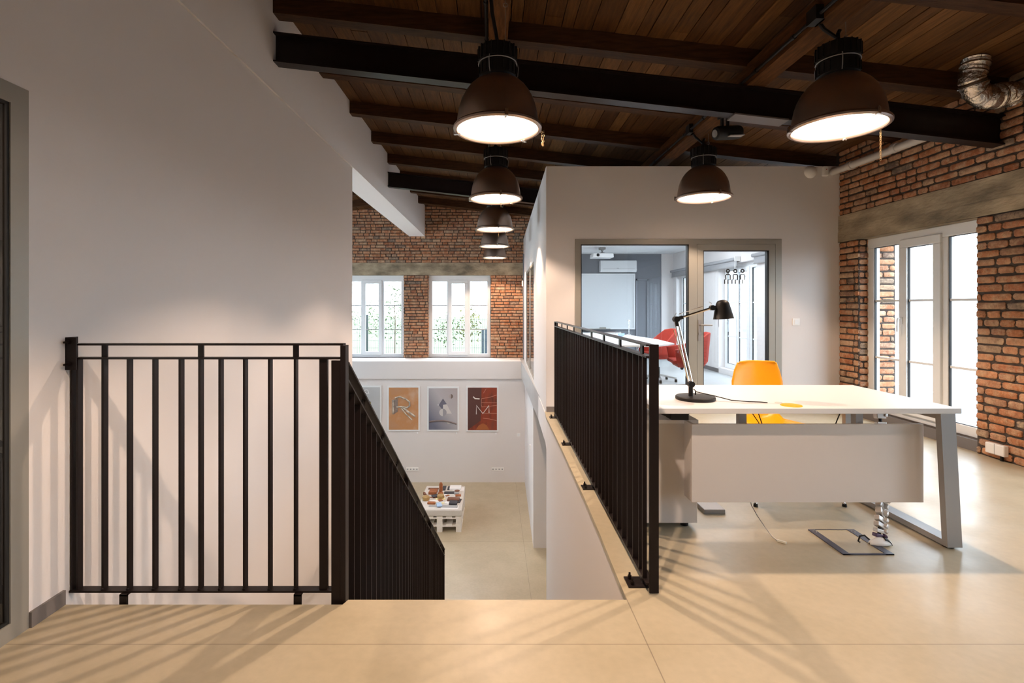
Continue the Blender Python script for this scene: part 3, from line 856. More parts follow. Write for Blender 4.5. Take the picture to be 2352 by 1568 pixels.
# modesty panel
mb = MB(); mb.box(1.086, 2.350, 2.79, 2.808, .206, .632); mb.box(1.086, 1.104, 2.808, 2.90, .206, .632)
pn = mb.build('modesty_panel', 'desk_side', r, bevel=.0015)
for x in (1.40, 2.05):
    MB().box(x - .02, x + .02, 2.86, 2.90, .55, .713).build('panel_bracket', 'grey_metal', pn)
for x, s in ((2.408, 1),):
    mb = MB(); w = .0385; xo = .012 * s
    def leg(yb, yt, t):
        V = []
        for (z, xx, yy) in ((.012, x + xo, yb), (.713, x - xo, yt)):
            for i, j in ((-1, -1), (1, -1), (1, 1), (-1, 1)): V.append((xx + w * i, yy + t / 2 * j, z))
        mb.add(V, [(0, 3, 2, 1), (4, 5, 6, 7), (0, 1, 5, 4), (1, 2, 6, 5), (2, 3, 7, 6), (3, 0, 4, 7)])
    leg(2.695, 2.71, .035); leg(3.455, 3.44, .035)
    mb.box(x + xo - w, x + xo + w, 2.70, 3.45, .012, .042); mb.box(x - xo - w, x - xo + w, 2.72, 3.43, .678, .713)
    lg = mb.build('loop_leg', 'grey_metal', r)
    for yy in (2.72, 3.42):
        MB().lathe([(.0, 0), (.026, 0), (.026, .013), (0, .013)], (x + xo, yy, 0), 16).build('foot_pad', 'black', lg)
mb = MB(); mb.box(.95, 2.37, 3.00, 3.04, .66, .713); mb.box(.95, 2.37, 3.30, 3.33, .66, .713)
mb.build('frame_beam', 'grey_metal', r)
mb = MB(); mb.box(.99, 1.085, 2.83, 2.92, .645, .713); mb.bar((.90, 2.85, .70), (1.00, 2.85, .66), .02, .02); mb.bar((1.08, 2.86, .66), (1.12, 2.86, .70), .008, .008)
mb.build('lock_bracket', 'black', r)

r = thing('pedestal_cabinet', (.97, 3.2, 0), 'white drawer pedestal under the desk, behind the end of the railing', 'cabinet')
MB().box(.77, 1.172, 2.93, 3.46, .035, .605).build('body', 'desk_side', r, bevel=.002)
MB().box(.765, 1.177, 2.925, 3.465, .605, .625).build('top', 'desk', r)
for x in (.82, 1.12):
    for y in (2.99, 3.40): MB().lathe([(.0, .0), (.022, 0), (.022, .035), (0, .035)], (x, y, 0), 14).build('castor', 'black', r)
single(MB().box(1.30, 1.43, 3.14, 3.34, 0, .028), 'cable_box', 'grey_metal', 'low dark grey box on the floor under the desk near the pedestal', 'box', bevel=.004)

# desk lamp
LY = 2.94
def lp(x, y): return px(x, y, LY)
b = Vector((1.165, LY, DZ)); r = thing('desk_lamp', b, 'black task lamp with chrome arms and bell shade standing on the white desk', 'desk lamp')
mb = MB().lathe([(.0, .0), (.107, .0), (.109, .004), (.109, .016), (.105, .020), (.0, .021)], b, 40)
mb.build('base', 'black', r, smooth=True)
j0 = Vector((1.140, LY, .828)); j1 = Vector((1.055, LY, 1.200)); j2 = Vector((1.262, LY, 1.266))
mb = MB(); mb.tube([b + Vector((-.026, 0, .02)), b + Vector((-.026, 0, .085))], .0125, 12)
mb.tube([j0 + Vector((0, -.016, 0)), j0 + Vector((0, .016, 0))], .018, 14)
mb.tube([b + Vector((-.006, -.016, .03)), b + Vector((-.006, -.02, .05))], .004, 6)
mb.build('post', 'black', r, smooth=True)
for dx in (-.0, .0):
    pass
mb = MB(); o1 = Vector((.006, -.009, 0)); mb.tube([j0 + o1, j1 + o1], .0055, 8); mb.tube([j0 + Vector((-.006, .009, 0)), j1 + Vector((-.006, .009, 0))], .0055, 8)
mb.build('lower_arm', 'chrome', r, smooth=True)
MB().tube([j0 + Vector((-.02, 0, .03)), j0.lerp(j1, .4) + Vector((-.016, 0, 0)), j1 + Vector((-.014, 0, -.06))], .0022, 6).build('spring', 'brass', r)
mb = MB(); mb.tube([j1 + Vector((0, -.018, 0)), j1 + Vector((0, .018, 0))], .017, 14); mb.tube([j1, j1 + (j2 - j1).normalized() * .04], .011, 8); mb.tube([j1, j1 + (j0 - j1).normalized() * .04], .011, 8)
mb.build('elbow_joint', 'black', r, smooth=True)
mb = MB(); up = Vector((-.01, 0, .028))
mb.tube([j1 + (j2 - j1).normalized() * .03, j2], .0065, 8); mb.build('upper_arm', 'chrome', r, smooth=True)
mb = MB(); mb.tube([j1 + Vector((.015, 0, .030)), j1.lerp(j2, .74) + Vector((0, 0, .024))], .0022, 6)
mb.tube([j1 + Vector((-.002, 0, .01)), j1 + Vector((-.008, 0, .024)), j1 + Vector((.002, 0, .036))], .0016, 6)
mb.tube([j2 + Vector((-.012, 0, .008)), j2 + Vector((-.004, 0, .026)), j2 + Vector((-.018, 0, .034))], .0016, 6)
mb.build('tension_rod', 'chrome', r, smooth=True)
mb = MB(); mb.tube([j2 + Vector((0, -.014, 0)), j2 + Vector((0, .014, 0))], .015, 12); mb.tube([j2, j2 + Vector((.035, 0, .004))], .010, 8)
mb.build('head_joint', 'black', r, smooth=True)
hc = Vector((1.327, LY, 1.205))
t = Matrix.Rotation(R(-4), 4, 'Y')
sh = MB().lathe([(.0, .107), (.014, .106), (.027, .100), (.035, .088), (.039, .072), (.046, .045), (.055, .0), (.057, -.002), (.055, -.001), (.045, .043), (.037, .07), (.0, .09)], hc, 36, t).build('lamp_shade', 'black', r, smooth=True)
MB().lathe([(.0, .0), (.014, .004), (.018, .016), (.014, .032), (.0, .04)], hc + Vector((0, 0, .012)), 16).build('light_bulb', 'paper', sh, smooth=True)
mb = MB(); mb.tube([hc + Vector((-.028, 0, 0)), hc + Vector((-.027, 0, -.05))], .0016, 5); mb.tube([hc + Vector((.02, 0, 0)), hc + Vector((.024, 0, -.02)), hc + Vector((.02, 0, -.03))], .001, 5)
mb.build('pull_wire', 'grey_metal', r)
pts = [px(1587, 898, 2.94), px(1600, 901, 2.93), px(1640, 913, 2.90), px(1680, 919, 2.87), px(1720, 925, 2.85), px(1745, 928, 2.84), px(1763, 932, 2.82)]
for p in pts[1:]: p.z = DZ + .004
pts[0] = b + Vector((-.01, 0, .06)); pts[1].z = DZ + .045; pts[2].z = DZ + .028; pts[3].z = DZ + .008
MB().tube(pts, .0028, 6).build('power_cord', 'black', r, smooth=True)

# floor frame, cable spine, cords
r = thing('floor_box', (1.93, 2.77, 0), 'flat floor socket hatch with dark metal frame set in the concrete under the desk', 'floor box')
x0, x1, y0, y1 = 1.797, 2.058, 2.622, 2.915
mb = MB(); mb.box(x0, x0 + .036, y0, y1, 0, .006); mb.box(x1 - .042, x1, y0, y1, 0, .006); mb.box(x0, x1, y0, y0 + .012, 0, .0055); mb.box(x0, x1, y1 - .004, y1, 0, .0055)
fb = mb.build('frame', mat('dark slate frame', (.05, .055, .085), .35), r)
MB().box(x0 + .036, x1 - .042, y0 + .012, y1 - .004, 0, .003).build('lid', 'floor', r)
for x in (x0 + .02, x1 - .025):
    MB().tube([(x + .009 * math.cos(a * .7854), y1 - .03 + .012 * math.sin(a * .7854), .0065) for a in range(8)], .0015, 5, closed=True).build('finger_pull', 'grey_metal', fb)

r = thing('cable_spine', (2.09, 2.76, 0), 'segmented silver cable spine with purple clip rising from the floor hatch to the desk', 'cable spine')
path = [Vector(p) for p in ((2.075, 2.752, .03), (2.088, 2.76, .075), (2.112, 2.79, .12), (2.165, 2.86, .165), (2.215, 2.885, .215), (2.225, 2.90, .30), (2.23, 2.92, .42), (2.24, 2.95, .55), (2.25, 2.98, .69))]
def at(t):
    s = t * (len(path) - 1); i = min(int(s), len(path) - 2); return path[i].lerp(path[i + 1], s - i)
nseg = 15
for i in range(nseg):
    p = at((i + .12) / nseg); q = at((i + .88) / nseg)
    mb = MB(); d = (q - p).normalized(); mb.bar(p, q, .056, .030, up=(0, 1, .2)); mb.bar(p.lerp(q, .2) + Vector((.022, -.01, 0)), p.lerp(q, .8) + Vector((.03, -.01, 0)), .02, .02, up=(0, 1, .2))
    mb.build('spine_segment', 'satin' if i > 0 else 'purple', r, bevel=.004)
MB().tube([at(k / 20) for k in range(21)], .009, 8).build('cable', 'black', r, smooth=True)
mb = MB()
mb.grid(lambda u, v: Vector((2.012 + .118 * u, 2.735 + (v - .5) * .06 * math.sin(math.pi * min(1, max(0, .08 + u * .86))) - .0 * u, .003 + .036 * math.sin(math.pi * (.06 + .9 * u)) ** .6 * math.cos((v - .5) * 2.9))), 14, 8)
ft = mb.build('weighted_foot', 'pvc', r, smooth=True, solid=.004)
mb = MB(); mb.grid(lambda u, v: Vector((2.085 + .044 * u, 2.735 + (v - .5) * .042 * (1 - .5 * u), .0415 - .030 * u * u - .010 * (v - .5) ** 2 * 4)), 8, 4)
mb.build('grip_pad', 'black', ft, smooth=True, solid=.003)
MB().tube([(2.02, 2.745, .025), (1.998, 2.75, .045), (1.975, 2.752, .040), (1.966, 2.752, .012), (1.975, 2.752, .008)], .004, 8).build('cable_loop', 'black', r, smooth=True)
r = thing('network_cord', px(1790, 1247, 2.755), 'loose thin network cord with clear plug trailing on the concrete under the desk', 'cord')
pts = [Vector((1.47, 2.98, .66)), Vector((1.475, 3.0, .3)), px(1726, 1160, 2.99), px(1740, 1185, 2.96), px(1757, 1210, 2.90), px(1772, 1230, 2.83), px(1783, 1240, 2.785), px(1790, 1245, 2.765)]
for p in pts[4:]: p.z = max(.004, p.z)
MB().tube(pts, .0026, 6).build('cord', 'grey_metal', r, smooth=True)
e = pts[-1]; MB().bar(e + Vector((-.006, .008, .003)), e + Vector((.026, -.022, .003)), .012, .009).build('plug', 'clear_plastic', r)
r = thing('desk_cable', (1.55, 3.0, .60), 'thin black cables looping down below the desktop behind the white panel', 'cable')
mb = MB()
for a in ([(1.49, 2.95, .713), (1.50, 2.96, .66), (1.545, 2.97, .60), (1.56, 2.98, .5)], [(1.52, 2.96, .713), (1.54, 2.96, .65), (1.565, 2.97, .59), (1.57, 2.98, .5)], [(1.98, 2.90, .713), (1.965, 2.9, .66), (1.94, 2.9, .60), (1.94, 2.9, .5)],
          [(2.17, 2.95, .713), (2.20, 2.92, .675), (2.235, 2.91, .665), (2.265, 2.92, .68), (2.28, 2.94, .713)], [(2.06, 2.95, .713), (2.09, 2.95, .66), (2.13, 2.95, .60), (2.14, 2.95, .5)]):
    mb.tube(a, .003, 6)
mb.build('cable_run', 'black', r, smooth=True)

# ------------------------------------------------------------------ yellow chair
r = thing('office_chair', (1.98, 3.68, 0), 'bright yellow plastic shell chair on chrome legs standing behind the desk', 'chair')
def shell(u, v):
    # u across -1..1, v 0 front edge of the seat .. 1 top of the back
    pr = [(3.42, .405, .40), (3.47, .418, .42), (3.62, .405, .38), (3.78, .400, .31), (3.86, .432, .30), (3.905, .51, .34), (3.93, .60, .39), (3.95, .70, .385), (3.965, .78, .345), (3.972, .835, .30), (3.972, .858, .26)]
    s = v * (len(pr) - 1); i = min(int(s), len(pr) - 2); t = s - i
    y, z, w = [pr[i][k] * (1 - t) + pr[i + 1][k] * t for k in range(3)]
    c = u * u
    if v < .45: z += .045 * c
    else: y -= .055 * c; z += .01 * c * (1 if v > .6 else 0)
    return Vector((1.98 + .05 * v + u * w / 2, y, z - (.012 * c if v > .93 else 0)))
MB().grid(lambda a, b: shell(a * 2 - 1, b), 16, 30).build('seat_shell', 'yellow', r, smooth=True, solid=.008)
MB().tube([(1.98, 3.66, .34), (1.98, 3.66, .405)], .028, 14).build('column', 'chrome', r, smooth=True)
for x, y in ((1.677, 3.262), (2.243, 3.262), (1.70, 4.03), (2.26, 4.03)):
    lg = MB().tube([(1.98 + (x - 1.98) * .08, 3.66 + (y - 3.66) * .08, .36), (1.98 + (x - 1.98) * .45, 3.66 + (y - 3.66) * .45, .30), (x, y, .016)], [.013, .012, .009], 10).build('leg', 'chrome', r, smooth=True)
    MB().lathe([(0, 0), (.014, 0), (.012, .018), (0, .018)], (x, y, 0), 12).build('glide', 'black', lg)

# ------------------------------------------------------------------ glazed partition
X0, X1 = 1.005, 3.512
mb = MB()
mb.box(XV(YP), X0, YP, YP + .12, 0, 2.98); mb.box(X1, XR + .005, YP, YP + .12, 0, 2.98); mb.box(X0, X1, YP, YP + .12, 2.095, 2.98)
struct(mb, 'wall_partition', 'white')
s = F / YP
def pxx(x): return (x - 1131) / s
def pzz(y): return HZ - (y - 705) / s
w = struct_root('window_10', ((X0 + 2.45) / 2, YP, 0))
yf0, yf1 = YP - .006, YP + .07
xa, xb = pxx(1334), pxx(1582); xd0, xd1 = pxx(1601), pxx(1781)
mb = MB(); zt2 = pzz(561)
mb.box(X0, xa, yf0, yf1, 0, 2.095); mb.box(xb, xd0, yf0, yf1, 0, 2.095); mb.box(xd1, X1, yf0, yf1, 0, 2.095)
mb.box(xa, xb, yf0, yf1, zt2, 2.095); mb.box(xd0, xd1, yf0, yf1, pzz(560), 2.095); mb.box(xa, xb, yf0, yf1, 0, .075)
mb.build('window_frame', 'alu', w)
mb = MB(); g = .010
mb.box(xa, xa + g, yf0 + .003, yf1 - .01, .075, zt2); mb.box(xb - g * 1.6, xb, yf0 + .003, yf1 - .01, .075, zt2); mb.box(xa, xb, yf0 + .003, yf1 - .01, zt2 - g, zt2)
mb.build('gasket', 'rubber', w)
MB().box(xa + g, xb - g, YP + .025, YP + .033, .075, zt2 - g).build('pane', 'clear', w)
d = struct_root('door_1', ((xd0 + xd1) / 2, YP, 0))
ga, gb, gt = pxx(1615), pxx(1766), pzz(575); e = .004
mb = MB(); mb.box(xd0 + e, ga, YP - .004, YP + .06, .01, pzz(560) - e); mb.box(gb, xd1 - e, YP - .004, YP + .06, .01, pzz(560) - e); mb.box(ga, gb, YP - .004, YP + .06, gt, pzz(560) - e); mb.box(ga, gb, YP - .004, YP + .06, .01, .09)
mb.build('door_frame', 'alu', d)
mb = MB(); mb.box(ga, ga + .008, YP - .001, YP + .05, .09, gt); mb.box(gb - .022, gb, YP - .001, YP + .05, .09, gt); mb.box(ga, gb, YP - .001, YP + .05, gt - .009, gt)
mb.build('gasket', 'rubber', d)
MB().box(ga + .008, gb - .02, YP + .025, YP + .033, .09, gt - .009).build('pane', 'clear', d)
mb = MB(); hx = pxx(1606.5)
mb.box(hx - .019, hx + .019, YP - .014, YP - .004, .86, 1.115)
mb.tube([(hx, YP - .01, 1.052), (hx, YP - .055, 1.052), (hx + .02, YP - .06, 1.052), (hx + .13, YP - .06, 1.052)], .010, 8)
mb.tube([(hx, YP - .02, .945), (hx, YP - .012, .945)], .016, 12)
mb.build('door_handle', 'grey_metal', d, smooth=True)
# sign of three people on the door glass
sg = thing('people_sign', (pxx(1690), YP + .022, 1.6), 'black outline sticker of three standing people on the glazed door', 'sign')
for k, nm in enumerate(('figure', 'figure', 'figure')):
    mb = MB(); S = 4.9
    def q(x, y): return Vector((pxx(1600 + x / S), YP + .022, pzz(560 + y / S)))
    ox = (0, 83, 165)[k]
    mb.tube([q(362 + ox + 17 * math.cos(a * .3927), 303 + 17 * math.sin(a * .3927)) for a in range(16)], .0075, 6, closed=True)
    mb.tube([q(325 + ox, 448), q(325 + ox, 400), q(339 + ox, 398), q(337 + ox, 352), q(345 + ox, 343), q(380 + ox, 343), q(388 + ox, 352), q(388 + ox, 401), q(362 + ox, 402), q(362 + ox, 448)], .007, 6)
    mb.build(nm, 'rubber', sg)
def plate(x, y, z, w, h, name, label, n=1, axis='y', sgn=-1, cat='switch', group=None):
    r = thing(name, (x, y, z), label, cat, group)
    mb = MB()
    if axis == 'y': mb.box(x - w / 2, x + w / 2, y - .010, y, z - h / 2, z + h / 2)
    else: mb.box(x - .010, x, y - w / 2, y + w / 2, z - h / 2, z + h / 2)
    mb.build('cover_plate', 'plate', r, bevel=.002)
    for k in range(n):
        c = -w / 2 + w / n * (k + .5)
        if cat == 'switch': MB().box(x + c - .022, x + c + .022, y - .014, y - .010, z - h * .32, z + h * .32).build('rocker', 'pvc', r, bevel=.002)
        else:
            MB().tube([(x + c, y - .0105, z), (x + c, y - .0125, z)], .017, 14).build('socket_well', 'grey_paper', r)
    return r
plate(pxx(1828), YP, pzz(739), .085, .085, 'light_switch', 'small white light switch on the partition wall beside the glazed door')
r = thing('smoke_detector', (pxx(1861), YP, pzz(395)), 'round white detector high on the partition wall near the brick corner', 'detector')
t = Matrix.Rotation(R(90), 4, 'X')
MB().lathe([(0, .05), (.030, .048), (.058, .036), (.072, .018), (.076, 0)], (pxx(1861), YP, pzz(395)), 28, t).build('housing', 'plate', r, smooth=True)
r = thing('motion_sensor', (pxx(1892), YP, pzz(394)), 'small white motion sensor beside the round detector high on the partition', 'sensor')
mb = MB(); mb.box(pxx(1886), pxx(1899), YP - .045, YP, pzz(406), pzz(383)); mb.build('housing', 'plate', r, bevel=.015)
MB().tube([(pxx(1893), YP - .045, pzz(391)), (pxx(1893), YP - .048, pzz(391))], .006, 8).build('sensor_window', 'red', r)
struct(MB().box(.655, X0 - .0, YP - .012, YP, 0, .062).box(X1, XR, YP - .012, YP, 0, .062), 'baseboard_partition', 'basebd')

# ------------------------------------------------------------------ brick wall fittings
r = thing('wall_socket', (XR, 4.25, .03), 'white double socket box low on the brick wall by the window', 'socket')
mb = MB(); mb.box(XR - .052, XR - .01, 4.17, 4.335, .045, .135); mb.build('socket_box', 'plate', r, bevel=.008)
MB().box(XR - .054, XR - .05, 4.2515, 4.2535, .046, .134).build('joint_line', 'grey_paper', r)
MB().tube([(XR - .03, 4.21, .046), (XR - .03, 4.21, .005)], .012, 8).build('cable_gland', 'black', r)
mb = MB(); mb.tube([(4.13, YP - .005, 2.905), (4.13, 4.36, 2.885)], .040, 16)
r = thing('drain_pipe', (4.13, YP, 2.9), 'white plastic pipe running along the top of the brick wall', 'pipe')
mb.build('pipe_run', 'pipe', r, smooth=True)
for yy in (5.93, 5.28, 4.65):
    MB().tube([(4.13, yy, 2.902), (4.13, yy - .06, 2.90)], .048, 16).build('pipe_clamp', 'pipe', r, smooth=True)
    MB().tube([(4.13, yy - .03, 2.90), (XR + .01, yy - .03, 2.90)], .008, 6).build('pipe_bracket', 'grey_metal', r)
r = thing('ventilation_duct', (3.8, 4.0, 2.86), 'crumpled silver foil duct bending from the ceiling to the brick wall', 'duct')
cp = [Vector(p) for p in ((3.76, 3.98, 3.20), (3.75, 3.98, 3.13), (3.735, 3.99, 3.05), (3.76, 4.0, 2.98), (3.83, 4.02, 2.93), (3.92, 4.03, 2.915), (3.99, 4.04, 2.935), (4.06, 4.05, 2.965), (4.12, 4.06, 2.96), (4.17, 4.07, 2.92))]
pp = []; rr = []
rnd = random.Random(5)
for i in range(len(cp) - 1):
    for k in range(6):
        t = k / 6; pp.append(cp[i].lerp(cp[i + 1], t)); rr.append(.084 + (.006 if k % 2 else -.003) + rnd.uniform(-.004, .004))
MB().tube(pp, rr, 18).build('foil_duct', 'foil', r, smooth=True)
for i in (4, 16, 34):
    MB().tube([pp[i], pp[i + 1]], .097, 18).build('clamp_ring', 'foil', r, smooth=True)
r = thing('floodlight', (2.10, 4.62, 2.8), 'black cylindrical floodlight hanging from the ceiling behind the near beam', 'floodlight')
ax = Vector((.9, .25, .13)).normalized(); c = Vector((2.14, 4.66, 2.855))
p0, p1 = c - ax * .13, c + ax * .13
mb = MB(); mb.tube([p0 - ax * .01, p0, p0 + ax * .02, p1 - ax * .02, p1, p1 + ax * .01], [.02, .055, .062, .062, .055, .02], 20); mb.build('lamp_body', 'black', r, smooth=True)
mb = MB(); mb.tube([p0 - ax * .012, p0 - ax * .004], .034, 16); mb.build('end_knob', 'grey_metal', r)
mb = MB(); mb.bar(c + Vector((-.02, -.05, -.05)), c + Vector((.12, -.02, -.035)), .08, .008); mb.build('light_slot', 'grey_metal', r)
mb = MB()
for s_ in (-.06, .0): mb.bar(c + ax * s_ + Vector((0, 0, .05)), c + ax * s_ + Vector((0, 0, .15)), .03, .02, up=(1, 0, 0))
mb.bar(c - ax * .09 + Vector((0, 0, .14)), c + ax * .05 + Vector((0, 0, .14)), .05, .02); mb.bar(c + Vector((0, 0, .15)), c + Vector((0, 0, .235)), .03, .03, up=(1, 0, 0))
mb.build('bracket', 'black', r)

# ------------------------------------------------------------------ meeting room
CZ = 2.565
struct(MB().box(.9, XR + .2, YP + .12, 12.62, CZ, CZ + .06), 'ceiling_meeting', 'ceiling_white')
struct(MB().box(.75, 4.12, 12.50, 12.62, 0, CZ), 'wall_meeting_back', 'greywall')
struct(MB().box(4.12, 4.75, 12.47, 12.62, 0, CZ), 'wall_meeting_corner', 'white')
mb = MB(); mo = [(10.75, 12.25), (8.52, 9.96), (6.6, 7.95)]; prev = 12.5
for o0, o1 in mo: mb.box(4.40, 4.75, o1, prev, 0, CZ); prev = o0
mb.box(4.40, 4.75, YP + .06, prev, 0, CZ)
for o0, o1 in mo: mb.box(4.40, 4.75, o0, o1, 2.07, CZ); mb.box(4.40, 4.75, o0, o1, -.03, SZ)
struct(mb, 'wall_meeting_right', 'white')
mb = MB(); prev = 12.5
for o0, o1 in mo: mb.box(4.388, 4.40, o1, prev, 0, .075); prev = o0
struct(mb, 'baseboard_meeting', 'basebd')
for i, (o0, o1) in enumerate(mo): window_y('window_%d' % (11 + i), 4.52, o0, o1, SZ, 2.07)
for (a, b), lab in (((9.10, 12.45), 'long grey roller blind above the further meeting room windows'), ((6.5, 8.55), 'grey roller blind above the meeting room window nearest the glazed door')):
    r = thing('roller_blind', (4.36, a, 1.99), lab, 'blind', 'roller blinds')
    MB().tube([(4.345, a, 2.13), (4.345, b, 2.13)], .030, 14).build('cassette', 'fabric_grey', r, smooth=True)
    MB().box(4.353, 4.358, a + .02, b - .02, 2.0, 2.13).build('blind_cloth', 'fabric_grey', r)
    MB().box(4.346, 4.364, a + .02, b - .02, 1.985, 2.003).build('bottom_bar', 'grey_metal', r)
    MB().box(4.30, 4.395, a - .02, a, 2.09, 2.17).build('end_bracket', 'plate', r)
    MB().tube([(4.33, a + .01, 2.11), (4.33, a + .01, 1.5), (4.33, a + .04, .9), (4.33, a + .06, 1.5), (4.33, a + .05, 2.11)], .003, 5).build('bead_chain', 'plate', r)

r = thing('whiteboard', (2.5, 12.44, .73), 'large whiteboard with pale frame on the grey meeting room wall', 'whiteboard')
MB().box(1.0, 3.44, 12.46, 12.49, .76, 2.06).build('writing_surface', 'board', r)
mb = MB(); mb.box(.97, 3.47, 12.44, 12.50, 2.05, 2.085); mb.box(.97, 3.47, 12.44, 12.50, .73, .765); mb.box(3.435, 3.47, 12.44, 12.50, .76, 2.06); mb.box(.97, 1.0, 12.44, 12.5, .76, 2.06)
mb.build('board_frame', 'pvc', r)
mb = MB(); mb.box(2.0, 2.85, 12.36, 12.44, .735, .75); mb.box(2.60, 2.75, 12.38, 12.43, .75, .78); mb.build('pen_tray', 'alu', r)
r = thing('air_conditioner', (3.04, 12.38, 2.12), 'white wall-mounted air conditioner above the whiteboard', 'air conditioner')
mb = MB(); mb.prism([(12.30, 2.16), (12.32, 2.38), (12.34, 2.395), (12.50, 2.395), (12.50, 2.12), (12.34, 2.11)], 2.60, 3.475, 'x')
mb.build('housing', 'pvc', r, bevel=.012)
MB().box(2.66, 3.42, 12.300, 12.305, 2.185, 2.192).build('air_slot', 'grey_paper', r)
MB().box(2.99, 3.04, 12.296, 12.302, 2.20, 2.21).build('indicator', 'grey_paper', r)
for k, (x, y, w_) in enumerate(((1.6, 7.6, 'nearest the glass, on the hall side'), (3.2, 7.6, 'nearest the glass, on the window side'), (1.6, 9.3, 'further in, on the hall side'), (3.2, 9.3, 'further in, on the window side'))):  # lights added out of view to brighten the meeting room
    r = thing('fill_light', (x, y, CZ - .03), 'added white rectangular fill light over the meeting table, ' + w_, 'fill light', 'added meeting room fill lights')
    MB().box(x - .6, x + .6, y - .08, y + .08, CZ - .03, CZ).build('housing', 'pvc', r)
    MB().box(x - .58, x + .58, y - .065, y + .065, CZ - .034, CZ - .030).build('diffuser', mat('lit diffuser', (.9, .9, .9), .5, emit=((.92, .96, 1.0), 5.0)), r)
    d = bpy.data.lights.new('tube', 'AREA'); d.shape = 'RECTANGLE'; d.size = 1.1; d.size_y = .12; d.energy = 26; d.color = (.86, .93, 1.0)
    o = bpy.data.objects.new('tube', d); o.location = (0, 0, -.012); o.parent = r; col.objects.link(o)
r = thing('projector', (2.38, 11.2, 2.32), 'white projector hanging under the meeting room ceiling before the whiteboard', 'projector')
mb = MB(); mb.prism([(2.155, 2.34), (2.17, 2.43), (2.60, 2.43), (2.615, 2.34)], 11.0, 11.35, 'y'); mb.build('housing', 'pvc', r, bevel=.012)
t = Matrix.Rotation(R(90), 4, 'X')
MB().lathe([(0, .012), (.03, .012), (.034, 0)], (2.27, 11.0, 2.39), 18, t).build('lens', 'black', r)
mb = MB(); mb.box(2.34, 2.44, 11.1, 11.2, 2.43, 2.45); mb.tube([(2.36, 11.15, 2.44), (2.42, 11.15, 2.52)], .010, 6); mb.tube([(2.42, 11.15, 2.44), (2.36, 11.15, 2.52)], .010, 6); mb.box(2.33, 2.45, 11.08, 11.22, 2.52, CZ)
mb.build('ceiling_mount', 'grey_metal', r)
r = thing('ceiling_vent', (3.2, 9.2, CZ - .02), 'small round recessed fitting in the meeting room ceiling', 'vent')
MB().lathe([(0, -.012), (.08, -.012), (.095, 0)], (3.22, 9.2, CZ), 24).build('rim', 'grey_metal', r)
r = struct_root('door_2', (3.7, 12.49, 0))
mb = MB(); mb.box(3.50, 3.53, 12.47, 12.5, 0, 1.95); mb.box(3.50, 3.80, 12.47, 12.5, 1.92, 1.95); mb.box(3.77, 3.80, 12.47, 12.5, 0, 1.95); mb.build('door_frame', mat('grey door trim', (.26, .275, .30), .5), r)
r = thing('radiator', (2.6, 12.3, .1), 'white ribbed radiator under the whiteboard behind the meeting table', 'radiator')
mb = MB()
for k in range(22): mb.box(1.75 + k * .06, 1.79 + k * .06, 12.30, 12.38, .12, .62)
mb.build('radiator_fins', 'pvc', r)
MB().box(1.73, 3.09, 12.28, 12.40, .62, .66).build('top_grille', 'pvc', r)
MB().box(1.73, 3.09, 12.31, 12.40, 0, .12).build('foot_bracket', 'pvc', r)

r = thing('meeting_table', (2.0, 8.7, 0), 'white meeting table with tapered ends behind the glass partition', 'table')
out = [(2.27, 7.12), (2.66, 7.48), (2.72, 8.4), (2.62, 9.6), (2.50, 10.1), (2.1, 10.45), (1.5, 10.45), (1.2, 10.1), (1.12, 9.0), (1.15, 7.6), (1.5, 7.12)]
MB().prism(out, .715, .74).build('tabletop', 'desk', r, bevel=.003)
for x, y in ((1.9, 7.9), (1.9, 9.7)):
    for sx in (-1, 1):
        MB().tube([(x + .12 * sx, y, .71), (x + .42 * sx, y + .1, .0)], .016, 8).build('leg', 'chrome', r)
        MB().tube([(x + .38 * sx, y - .05, .71), (x - .05 * sx, y + .02, .02)], .012, 8).build('leg', 'chrome', r)
single(MB().lathe([(.0, 0), (.045, 0), (.045, .012), (.008, .02), (.006, .24), (.018, .25), (.022, .27), (.012, .29), (0, .292)], (2.60, 9.75, .74), 16), 'table_stand', 'chrome', 'thin metal stand with ball top on the meeting table', 'stand', smooth=True)
single(MB().lathe([(.0, 0), (.035, 0), (.055, .02), (.062, .05), (.058, .052), (.05, .022), (0, .01)], (2.34, 9.3, .74), 20), 'bowl', 'blue', 'small pale blue bowl on the meeting table', 'bowl', smooth=True)
single(MB().lathe([(.0, 0), (.03, 0), (.05, .03), (.05, .06), (.03, .09), (0, .1)], (2.36, 9.62, .74), 20), 'table_globe', 'glass', 'clear round object beside the bowl on the meeting table', 'ornament', smooth=True)

